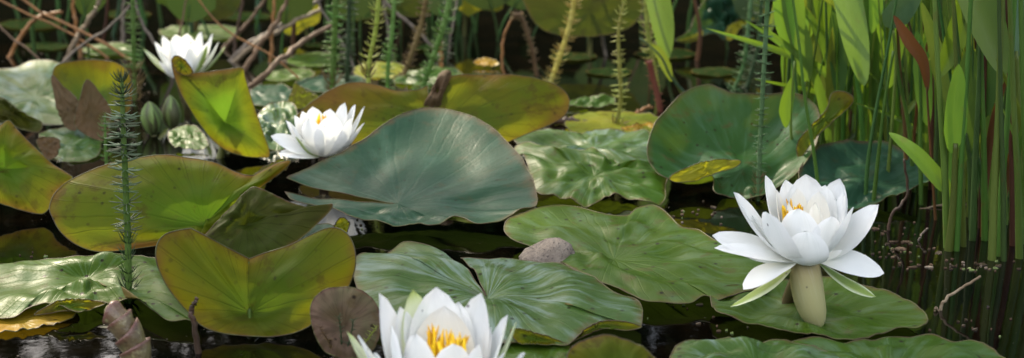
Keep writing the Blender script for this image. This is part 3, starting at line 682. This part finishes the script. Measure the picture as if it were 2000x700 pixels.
twig('thin brown stalk lying across the water before the reeds', [(1760,410),(1830,403,.01),(1900,398,.02)], 5, 'pale')
twig('thin pale twig poking from the litter near the reeds', [(1790,470),(1800,458),(1812,446)], 5, 'grey')

# ------------------------------------------------------------------ reeds
RM = [leaf_mat('reed_green', (.06,.135,.022), (.085,.16,.03), (.22,.38,.03), .28, .4),
      leaf_mat('reed_olive', (.085,.125,.022), (.11,.15,.03), (.28,.36,.03), .25, .42),
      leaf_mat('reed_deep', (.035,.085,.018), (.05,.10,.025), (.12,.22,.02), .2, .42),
      leaf_mat('reed_lime', (.095,.185,.018), (.12,.21,.028), (.26,.42,.025), .25, .4),
      leaf_mat('reed_blue', (.05,.11,.06), (.07,.13,.08), (.12,.22,.06), .2, .33),
      leaf_mat('reed_dead', (.07,.035,.016), (.14,.06,.018), (.22,.09,.02), .2, .5),
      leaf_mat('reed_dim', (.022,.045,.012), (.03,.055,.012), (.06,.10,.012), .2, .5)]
def blade_mesh(path, W, face, prof=None, crease=.25, nw=6, n=20):
    path = [Vector(p) for p in catmull(path, n)]; mb = MB(); grid = []
    for i, c in enumerate(path):
        t = i/n; T = (path[min(n, i+1)]-path[max(0, i-1)]).normalized()
        a = T.cross(face).normalized(); nn = a.cross(T)
        w = W*.5*(prof(t) if prof else math.sin(math.pi*min(.999, max(.02, t)))**.7)
        grid.append([mb.vert(c+a*(w*u)+nn*(crease*w*abs(u)), (u, t, 0)) for u in [j/nw*2-1 for j in range(nw+1)]])
    for i in range(n):
        for j in range(nw): mb.face((grid[i][j], grid[i][j+1], grid[i+1][j+1], grid[i+1][j]))
    return mb
def lance(t): return (min(1, t/.3)**.7 if t < .3 else 1)*((1-max(0, (t-.45)/.55)**2)**.8 if t < 1 else 0.02)*.98+.02
def reed(label, base, tops, wpx, mat, blade=None, bw=0, bm=None, face=(0,-1,0), lean=.0, dpt=0., group='reed stalks in the clump at the right'):
    G = gz(*base); s = mpp(G); root = empty('reed', G); tag(root, label, 'reed', group)
    P = [G-Vector((0,0,.01))]+[gy(x, y, G.y+lean*(i+1)) for i, (x, y) in enumerate(tops)]
    n = 14; path = catmull(P, n); m = MB()
    m.tube(path, [wpx*.5*s*(1-.45*i/n)*(1+.06*nz(i*.8, G.x*50)) for i in range(n+1)], 7); m.build('stalk', RM[mat], root)
    if blade:
        B = [gy(x, y, G.y+lean*len(tops)+dpt*i) for i, (x, y) in enumerate(blade)]
        b = blade_mesh(B, bw*s, Vector(face), lance); b.build('leaf_blade', RM[bm if bm is not None else mat], root)
    return root
# reeds the photo shows one by one
reed('reed with a bright green blade hanging down left of the tall tilted pad', (1345,200), [(1330,180),(1305,130),(1275,40),(1262,-60)], 8, 1, [(1268,-60),(1285,0),(1296,60),(1302,120)], 46, 3, dpt=-.01)
reed('thin bowed reed whose shadow falls on the tall tilted pad', (1380,215), [(1345,190),(1310,150),(1290,110),(1250,75)], 6, 4, [(1312,160),(1300,128),(1285,100),(1268,88)], 20, 1)
reed('reed with a broad green blade pointing down at the left border of the clump', (1690,330), [(1680,200),(1660,60),(1650,-80)], 12, 0, [(1640,-90),(1655,0),(1672,90),(1688,168)], 54, 3, dpt=-.015)
reed('reed with the bluish rolled blade at the top of the clump', (1730,380), [(1742,250),(1750,120),(1745,60)], 8, 1, [(1735,55),(1750,30),(1775,-5),(1800,-50)], 52, 4, dpt=-.01)
reed('reed with a long wide blade slanting down to the right at the top right', (1945,470), [(1950,320),(1955,160),(1958,140)], 14, 1, [(1870,-110),(1900,-20),(1935,70),(1962,150)], 70, 0, dpt=-.01)
reed('reed with an upright light green spoon-shaped blade in the middle of the clump', (1852,490), [(1862,400),(1866,280)], 18, 1, [(1858,300),(1864,250),(1868,190),(1872,126)], 44, 3)
reed('reed with a lime blade stretched out left across the front of the clump', (1868,480), [(1868,430),(1864,400)], 10, 1, [(1868,392),(1830,350),(1785,300),(1736,260)], 40, 3, face=(.3,-.8,.5))
reed('reed with a dark narrow blade at the left border beside the pale mare\'s-tail', (1575,330), [(1570,250),(1572,160)], 8, 2, [(1580,160),(1565,90),(1545,20),(1530,-60)], 40, 0)
reed('reed with a small lime bract standing beside the pale mare\'s-tail', (1565,360), [(1548,290),(1545,220),(1552,120)], 7, 1, [(1535,250),(1534,215),(1540,185),(1548,150)], 26, 3)
reed('reed with a dead rust-brown blade folded down through the clump', (1830,430), [(1815,250),(1810,170)], 6, 5, [(1745,30),(1775,80),(1802,120),(1812,180)], 24, 5)
reed('reed with a dull green blade standing behind the spoon-shaped one', (1900,450), [(1895,330),(1885,260)], 14, 2, [(1880,320),(1880,240),(1886,170),(1896,90)], 60, 0)
reed('reed with a wide blade hanging at the very right border of the picture', (1990,470), [(1992,300),(1985,100)], 14, 1, [(2010,-60),(2002,30),(1992,80),(1985,110)], 50, 4)
reed('reed with a narrow lance blade hanging in the top middle of the clump', (1800,400), [(1798,250),(1795,80)], 10, 0, [(1790,60),(1800,140),(1805,200),(1812,245)], 34, 0)
reed('reed with a broad dark blade at the top above the spoon-shaped one', (1835,400), [(1830,250),(1825,60)], 10, 0, [(1820,-110),(1828,-30),(1832,30),(1838,78)], 62, 2)
reed('reed with a hanging lime blade near the yellowish leaning mare\'s-tail', (1625,300), [(1622,180),(1618,70)], 9, 1, [(1596,-60),(1604,-10),(1612,40),(1616,80)], 36, 3)
reed('thin stalk rising in front of the blue-green pad, left of two', (1690,400), [(1695,320),(1710,220),(1735,90),(1760,-60)], 9, 2)
reed('thin stalk rising in front of the blue-green pad, right of two', (1704,405), [(1715,310),(1728,200),(1745,100)], 9, 0)
reed('thin stalk standing between the tall tilted pad and its yellow lobe', (1605,395), [(1590,300),(1572,190),(1560,80),(1540,-60)], 8, 0)
# front row stalks
for i, (x, y, tx, w, m) in enumerate([(1852,485,1835,15,1),(1868,490,1886,14,0),(1884,482,1870,12,1),(1938,508,1950,17,1),(1950,500,1970,15,0),(1962,510,1955,12,2),(1993,505,1980,15,1),(2010,512,2000,16,0),(1900,470,1912,14,2),(1925,470,1918,14,0),(2030,500,2020,20,1),(1980,480,1972,13,5)]):
    reed('stout stalk in the front row of reeds at the water line', (x, y), [(x*.6+tx*.4, y-150), (tx, y-300), (tx+(tx-x)*.8, -80)], w, m)
# mass of reed stalks; each one its own object
k = 0
for i in range(165):
    f = rnd.random()
    x = rnd.uniform(1600, 2080) if f < .8 else rnd.uniform(1530, 1700)
    ymin = 190; ymax = 330+max(0, min(130, (x-1700)*.6))
    y = ymin+(ymax-ymin)*rnd.random()**.8
    lean = rnd.gauss(0, 45); w = rnd.uniform(4.5, 11)*(.55+.45*y/450)
    m = rnd.choice([0,0,0,1,1,2,2,3,5]) if y > 260 else rnd.choice([0,1,2,2,2])
    bl = None; bm = None; bw = 0
    if rnd.random() < .5:
        ex = x+lean; yy = rnd.uniform(-20, 200)
        if rnd.random() < .5: bl = [(ex-lean*.3, yy+90),(ex, yy+20),(ex+lean*.2, yy-50),(ex+lean*.5, yy-130)]
        else: bl = [(ex-lean*.6, yy-150),(ex-lean*.2, yy-70),(ex+lean*.1, yy),(ex+lean*.4, yy+60)]
        bw = rnd.uniform(24, 54)*(.5+.5*y/450); bm = rnd.choice([0,0,1,2,3])
    r_ = reed('slim upright reed stalk in the crowded clump at the right' if not bl else 'slim reed carrying a lance-shaped blade in the crowded clump at the right', (x, y), [(x+lean*.2, y-120), (x+lean*.6, y-240), (x+lean, min(-60, y-380))], w, m, bl, bw, bm, face=(rnd.uniform(-.8,.8), -1, rnd.uniform(-.3,.3)))

for i in range(16):
    x = rnd.uniform(-20, 700) if i < 11 else rnd.uniform(700, 1500); y = rnd.uniform(70, 160); a = rnd.gauss(0, 90)
    twig('slim dead stem in the tangle of the background', [(x, y), (x+a*.4, y-50), (x+a, y-110), (x+a*1.5, -60)], rnd.uniform(4, 8), rnd.choice(['brown','dark','grey','orange']), group='slim dead stems of the background')
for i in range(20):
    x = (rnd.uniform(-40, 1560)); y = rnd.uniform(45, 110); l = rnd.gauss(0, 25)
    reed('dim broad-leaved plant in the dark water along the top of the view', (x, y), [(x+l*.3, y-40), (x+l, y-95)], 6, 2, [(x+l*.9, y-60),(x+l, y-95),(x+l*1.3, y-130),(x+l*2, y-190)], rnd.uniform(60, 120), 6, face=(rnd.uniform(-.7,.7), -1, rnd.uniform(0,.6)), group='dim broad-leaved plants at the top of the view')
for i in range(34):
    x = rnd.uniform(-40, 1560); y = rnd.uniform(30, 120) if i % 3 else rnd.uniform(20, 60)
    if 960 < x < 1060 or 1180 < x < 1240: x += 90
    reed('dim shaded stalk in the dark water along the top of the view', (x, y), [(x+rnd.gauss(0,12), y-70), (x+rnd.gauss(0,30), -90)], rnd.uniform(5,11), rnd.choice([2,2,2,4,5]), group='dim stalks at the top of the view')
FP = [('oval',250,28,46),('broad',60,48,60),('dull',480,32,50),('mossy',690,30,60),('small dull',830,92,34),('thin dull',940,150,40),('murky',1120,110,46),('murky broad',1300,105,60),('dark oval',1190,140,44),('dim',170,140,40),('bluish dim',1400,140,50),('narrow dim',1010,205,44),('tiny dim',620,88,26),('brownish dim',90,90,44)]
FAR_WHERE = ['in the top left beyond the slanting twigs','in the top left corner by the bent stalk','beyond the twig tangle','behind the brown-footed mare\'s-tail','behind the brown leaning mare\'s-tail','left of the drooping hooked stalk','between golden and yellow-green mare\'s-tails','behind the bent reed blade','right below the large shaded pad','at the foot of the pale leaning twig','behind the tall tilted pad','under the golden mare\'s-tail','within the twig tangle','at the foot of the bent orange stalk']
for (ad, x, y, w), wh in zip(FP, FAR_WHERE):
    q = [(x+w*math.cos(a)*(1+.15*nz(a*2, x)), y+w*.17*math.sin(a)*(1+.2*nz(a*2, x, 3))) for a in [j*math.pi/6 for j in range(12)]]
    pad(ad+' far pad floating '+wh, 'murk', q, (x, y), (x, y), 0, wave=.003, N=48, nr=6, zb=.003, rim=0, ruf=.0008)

# long strap leaves among the stalks
for i in range(135):
    x = rnd.uniform(1590, 2060); y = rnd.uniform(230, 330+max(0, min(150, (x-1700)*.65))); G = gz(x, y); s_ = mpp(G); l = rnd.gauss(0, 60)
    h = rnd.uniform(120, 480); bend = l*rnd.uniform(.6, 2.4)
    P = [gy(x, y+6, G.y), gy(x+l*.2, y-h*.35, G.y), gy(x+l*.5+bend*.1, y-h*.7, G.y-.01), gy(x+l+bend*.6, y-h, G.y-.03)]
    b = blade_mesh([p-G for p in P], rnd.uniform(8, 22)*(.5+.5*y/450)*s_, Vector((rnd.uniform(-1.2,1.2), -1, .1)), lambda t: (.55+.45*min(1, t/.4))*(1-max(0, (t-.5)/.5)**2.2)+.02, crease=.35, nw=4)
    o = b.build('reed_leaf', RM[rnd.choice([0,0,0,1,1,1,2,3,3,5])]); o.location = G
    tag(o, 'strap leaf rising from the water in the crowded clump at the right', 'reed leaf', 'strap leaves in the clump at the right')

# ------------------------------------------------------------------ stone, twisted leaf, sprig
def stone(label, px, w, hgt, mat):
    G = gz(*px); s = mpp(G); bm = bmesh.new(); bmesh.ops.create_icosphere(bm, subdivisions=4, radius=1)
    for v in bm.verts:
        d = v.co.normalized(); k = 1+.22*noise.noise(d*1.4+Vector((3,1,0)))+.06*noise.noise(d*5)
        v.co = Vector((d.x*k*w*s*.5, d.y*k*w*s*.42, d.z*k*hgt*s*(1.0 if d.z > 0 else .5)))
    me = bpy.data.meshes.new('stone'); bm.to_mesh(me); bm.free(); smooth(me)
    o = link('stone', me, [mat]); o.location = G; tag(o, label, 'stone'); return o
stone('pinkish speckled stone poking up between the two front green pads', (1078,530), 122, 60, rough_mat('stone_pink', (.20,.165,.13), (.13,.105,.085), 90, .85, 1, .004, (.05,.04,.035)))

def twisted_leaf():
    pts = [(262,760),(268,700),(258,665),(238,632),(222,612),(212,606)]
    G = gz(270,730); s = mpp(G); m = MB(); n = 60
    path = [Vector(p) for p in catmull([gy(x, y, G.y+.002*i) for i, (x, y) in enumerate(pts)], n)]
    T = 4.6; K = 10; M_ = 150; rings = []
    for q in range(M_+1):
        th = q/M_*2*math.pi*T; ring = []
        for j in range(K+1):
            v = j/K; f = min(.999, (q/M_)*.80 + v*.27*(1+.25*nz(th*.35, 3)))
            i = f*n; p = path[int(i)].lerp(path[min(n, int(i)+1)], i-int(i)); t = (path[min(n, int(i)+2)]-path[max(0, int(i)-1)]).normalized()
            a = t.cross(Vector((0,1,0))).normalized(); b = t.cross(a)
            rr = s*(31-11*f)*(.80+.34*v**2.2)*(1+.14*nz(th*.6, v*2, 5))*(1 if f < .86 else max(.15, 1-(f-.86)*5.5))
            ring.append(m.vert(p+(a*math.cos(th)+b*math.sin(th))*rr, (v, f, 0)))
        rings.append(ring)
    for A, B in zip(rings, rings[1:]):
        for j in range(K): m.face((A[j], A[j+1], B[j+1], B[j]))
    k = NT('dead_leaf'); pos = k.n('NewGeometry').outputs['Position']
    at = k.n('SeparateXYZ', {0: k.n('Attribute', attribute_name='loc').outputs['Vector']}).outputs
    n1 = k.noise(pos, 55.0, 5.0); c = k.mix(k.ss(n1, .35, .6), (.17,.15,.065), (.10,.07,.032))
    c = k.mix(k.ss(at[1], .45, .85), c, (.12,.065,.035)); c = k.mix(k.ss(k.noise(pos, 160.0), .55, .7), c, (.24,.21,.10))
    stp = k.noise(pos, 240.0, 3.0)
    c = k.mix(k.math('MULTIPLY', k.ss(at[0], .72, 1.0), .8), c, (.13,.05,.04))
    c = k.mix(k.math('MULTIPLY', k.ss(stp, .55, .7), .5), c, (.05,.03,.02))
    bmp = k.n('Bump', {'Strength': .7, 'Distance': .003, 'Height': k.math('ADD', n1, k.math('MULTIPLY', stp, -.35))}).outputs[0]
    mat = k.end(k.n('BsdfPrincipled', {'Base Color': c, 'Roughness': .38, 'Normal': bmp}).outputs[0])
    for i in range(len(m.v)): m.v[i] = tuple(Vector(m.v[i])-G)
    o = m.build('dead_leaf', mat); o.location = G
    sol = o.modifiers.new('thick', 'SOLIDIFY'); sol.thickness = .0008
    tag(o, 'twisted pinkish brown dead leaf roll poking up at the bottom left', 'dead leaf')
twisted_leaf()

def sprig():
    G = gz(660,715); s = mpp(G); root = empty('pond_weed', G); tag(root, 'small feathery brown pond weed in front of the round reddish pad', 'water plant')
    for (ex, ey, mt) in [(662,618,'dark'),(625,640,'brown'),(735,640,'lime'),(690,625,'dark'),(640,665,'brown'),(700,670,'brown')]:
        P = catmull([gy(660,720,G.y), gy((660+ex)/2+6, (720+ey)/2, G.y-.004), gy(ex, ey, G.y-.006)], 12)
        m = MB(); m.tube(P, [2.2*s*(1-.6*i/12) for i in range(13)], 5)
        for i in range(3, 13):
            for q in range(5):
                a = rnd.uniform(0, 6.28); d = Vector((math.cos(a), math.sin(a)*.8, rnd.uniform(.1,.8)))
                p = Vector(P[i]); m.tube([p, p+d*s*rnd.uniform(6,11)], [.8*s, .25*s], 3)
        m.build('shoot', MT[mt], root)
sprig()

# ------------------------------------------------------------------ setting
def water():
    me = bpy.data.meshes.new('water'); me.from_pydata([(-14,-6,0),(14,-6,0),(14,7,0),(-14,7,0)], [], [(0,1,2,3)])
    k = NT('pond_water'); pos = k.n('NewGeometry').outputs['Position']
    n1 = k.noise(pos, 9.0, 3.0); n2 = k.noise(pos, 45.0, 3.0); n3 = k.noise(pos, 2.5, 3.0)
    c = k.mix(k.ss(n1, .4, .7), (.0006,.0006,.0004), (.0035,.0022,.001))
    film = k.math('MULTIPLY', k.ss(k.noise(pos, 320.0, 2.0), .66, .72), k.ss(n2, .52, .66))
    c = k.mix(k.math('MULTIPLY', film, .4), c, (.06,.045,.03))
    bmp = k.n('Bump', {'Strength': .08, 'Distance': .004, 'Height': k.math('ADD', k.math('MULTIPLY', n1, 1.0), k.math('MULTIPLY', n2, .25))}).outputs[0]
    m = k.end(k.n('BsdfPrincipled', {'Base Color': c, 'Roughness': k.math('ADD', .04, k.math('MULTIPLY', film, .4)), 'IOR': 1.33, 'Normal': bmp}).outputs[0])
    o = link('water', me, [m]); tag(o, kind='structure')
water()
def ground():
    mb = MB(); nx, ny = 60, 40; g = []
    def prof(y):
        if y < 5.2: return -.5 if y > -4 else -.5+(-4-y)*.4
        if y < 6.2: return -.5+(y-5.2)*.9
        return .4+ (min(y, 9)-6.2)*.75 + max(0, y-9)*.03
    for j in range(ny+1):
        y = -12+j/ny*30 if j < ny else 120
        g.append([mb.vert((x, y, prof(y)+.12*nz(x*.8, y*.8)*(1 if abs(y) > 5.3 else 0))) for x in [(-90 if i == 0 else 90 if i == nx else -15+i/nx*30) for i in range(nx+1)]])
    for a, b in zip(g, g[1:]):
        for i in range(nx): mb.face((a[i], a[i+1], b[i+1], b[i]))
    o = mb.build('ground', rough_mat('bank_soil', (.006,.008,.003), (.010,.009,.004), 6, .9, .6, .03, None, .03)); tag(o, kind='structure')
ground()
def leaf_cloud(mb, c, rad, n, size, rg):
    cl = [(Vector((rg.gauss(0,.5), rg.gauss(0,.5), rg.gauss(0,.5))), rg.uniform(.18,.36)) for _ in range(26)]
    for _ in range(n):
        q, w = rg.choice(cl); p = q+Vector((rg.gauss(0,w), rg.gauss(0,w), rg.gauss(0,w)))
        p = Vector((c[0]+p.x*rad[0], c[1]+p.y*rad[1], c[2]+p.z*rad[2]))
        d = Vector((rg.gauss(0,1), rg.gauss(0,1), rg.gauss(0,.7))).normalized(); u = d.orthogonal().normalized(); u = (Matrix.Rotation(rg.uniform(0,6.28), 3, d) @ u)
        l = size*rg.uniform(.6,1.2); v = d.cross(u)
        a = [mb.vert(x) for x in (p, p+u*l*.5+v*l*.25, p+u*l, p+u*l*.5-v*l*.25)]
        mb.face(a)
TL = leaf_mat('tree_leaf', (.045,.085,.02), (.06,.10,.025), (.16,.24,.03), .3, .45, 8, (1,1,1))
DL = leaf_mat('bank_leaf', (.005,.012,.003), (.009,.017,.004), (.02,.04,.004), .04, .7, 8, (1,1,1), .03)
def bank_plants():
    rg = random.Random(3); mb = MB()
    for i in range(18):
        x = -9+i*1.06+rg.uniform(-.3,.3); h = .95+rg.uniform(-.1,.25)
        leaf_cloud(mb, (x, 6.9+rg.uniform(-.3,.5), .5+h), (1.0,.6,h), 2600, .17, rg)
    o = mb.build('bank_foliage', DL, sm=False); tag(o, 'dark leafy growth along the far bank of the pond', 'bank foliage', kind='stuff')
bank_plants()
SUN_TO = Vector((-.50, .80, .80)).normalized()
def shade_tree(label, foot, crown, rad, n, seed):
    rg = random.Random(seed); root = empty('tree', Vector(foot)); tag(root, label, 'tree', 'added trees shading the pond')
    m = MB(); c = Vector(crown); f = Vector(foot)
    m.tube(catmull([f, f.lerp(c, .5)+Vector((-.15,.1,.3)), c], 12), [.13-.007*i for i in range(13)], 10)
    for q in range(9):
        d = Vector((rg.gauss(0,1)*rad[0], rg.gauss(0,1)*rad[1], rg.gauss(0,.6)*rad[2]))*.8; s0 = f.lerp(c, rg.uniform(.6,1))
        m.tube(catmull([s0, s0+d*.5+Vector((0,0,.1)), s0+d], 6), [.04,.035,.03,.024,.018,.012,.006], 6)
    m.build('trunk', TW['grey'], root)
    k = MB(); leaf_cloud(k, crown, rad, n, .085, rg); k.build('crown', TL, root, sm=False)
T0 = Vector((.12, .85, 0)) + SUN_TO*6.4  # unseen crown, added on the sun's path to shade the front pads
shade_tree('unseen leafy tree added to shade the foreground, leaning in from the far left bank', (-4.4, 7.4, .8), tuple(T0), (.8,.45,.45), 2600, 5)

# floating litter
def litter():
    mb = MB(); rg = random.Random(11)
    zones = [(1760,490,90,30,90),(1880,520,120,14,50),(1700,445,70,20,26),(1900,520,110,10,30),(1350,420,80,24,40),(1330,600,60,30,14),(250,180,50,14,24),(820,150,110,25,50),(1260,222,40,10,16),(1890,640,110,40,26),(60,500,70,10,10),(600,130,120,30,26),(1420,640,60,16,14),(720,440,70,16,12),(100,100,120,40,26)]
    for (cx, cy, wx, wy, n) in zones:
        for _ in range(int(n*.5)):
            p = gz(rg.gauss(cx, wx*.5), min(760, max(20, rg.gauss(cy, wy*.5))), .0008); s = rg.uniform(.0006, .0019)*(1 if rg.random() < .9 else 2.4)
            a0 = rg.uniform(0,6.28); nn = rg.choice([5,6,7]); up = Vector((rg.uniform(-.3,.3), rg.uniform(-.3,.3), 1)); el = rg.uniform(.3,1)
            top = []; bot = []
            for q in range(nn):
                a = a0+q/nn*6.28; rr = s*rg.uniform(.6,1.2); d = Vector((math.cos(a)*rr, math.sin(a)*rr*el, 0)); d.z = -(up.x*d.x+up.y*d.y)
                top.append(mb.vert(p+d+Vector((0,0,.0004)))); bot.append(mb.vert(p+d*1.15-Vector((0,0,.0012))))
            mi = rg.choice([0,0,0,0,1,2,3,3,3])
            mb.face(top, mi)
            for q in range(nn): mb.face((bot[q], bot[(q+1)%nn], top[(q+1)%nn], top[q]), mi)
    o = mb.build('floating_litter', [rough_mat('litter_brown', (.05,.03,.015), (.09,.055,.03), 200), rough_mat('litter_pale', (.22,.18,.13), (.16,.12,.09), 200), rough_mat('litter_green', (.12,.17,.05), (.16,.2,.07), 200, .4), rough_mat('litter_dark', (.03,.02,.012), (.06,.04,.02), 200, .3)], sm=False)
    tag(o, 'crumbs of dead leaf and seed floating on the dark water', 'floating litter', kind='stuff')
litter()

# ------------------------------------------------------------------ light
w = bpy.data.worlds.new('World'); S.world = w; w.use_nodes = True
nt = w.node_tree; bg = nt.nodes['Background']; sky = nt.nodes.new('ShaderNodeTexSky'); sky.sky_type = 'NISHITA'; sky.sun_disc = False
el = math.asin(SUN_TO.z); az = math.atan2(SUN_TO.x, SUN_TO.y)
sky.sun_elevation = el; sky.sun_rotation = az; sky.dust_density = 2.5; sky.ozone_density = .6; sky.air_density = 1.0
def wn(typ, inp, **kw):
    nd = nt.nodes.new('ShaderNode'+typ)
    for k, v in kw.items(): setattr(nd, k, v)
    for k, v in inp.items():
        if isinstance(v, bpy.types.NodeSocket): nt.links.new(v, nd.inputs[k])
        else: nd.inputs[k].default_value = v
    return nd
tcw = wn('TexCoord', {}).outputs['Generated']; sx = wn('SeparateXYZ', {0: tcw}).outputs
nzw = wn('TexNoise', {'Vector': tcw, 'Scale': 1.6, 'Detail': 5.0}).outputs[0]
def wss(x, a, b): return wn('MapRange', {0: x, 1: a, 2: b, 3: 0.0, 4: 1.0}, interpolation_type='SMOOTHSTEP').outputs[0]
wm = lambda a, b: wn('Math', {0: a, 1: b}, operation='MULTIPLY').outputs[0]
cl = wm(wm(wss(nzw, .34, .56), wss(wn('Math', {0: wm(sx[1], -1.0), 1: wm(sx[0], -.5)}, operation='ADD').outputs[0], -.25, .35)), wss(sx[2], .15, .5))     # bright clouds added to the sky behind the camera to light the petals
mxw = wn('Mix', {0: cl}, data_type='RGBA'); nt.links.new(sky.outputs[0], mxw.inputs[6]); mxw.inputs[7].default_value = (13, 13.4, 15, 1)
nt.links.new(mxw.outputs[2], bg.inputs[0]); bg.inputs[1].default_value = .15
sl = bpy.data.lights.new('sun', 'SUN'); so = bpy.data.objects.new('sun', sl); COL.objects.link(so)
sl.energy = 5.0; sl.angle = R(.6); sl.color = (1, .90, .74)
so.rotation_mode = 'QUATERNION'; so.rotation_quaternion = SUN_TO.to_track_quat('Z', 'Y'); so.location = (-3, 5, 6)
vs = S.view_settings; vs.view_transform = 'Standard'; vs.look = 'None'; vs.exposure = .97; vs.gamma = 1
vs.use_white_balance = True; vs.white_balance_temperature = 6900; vs.white_balance_tint = 8
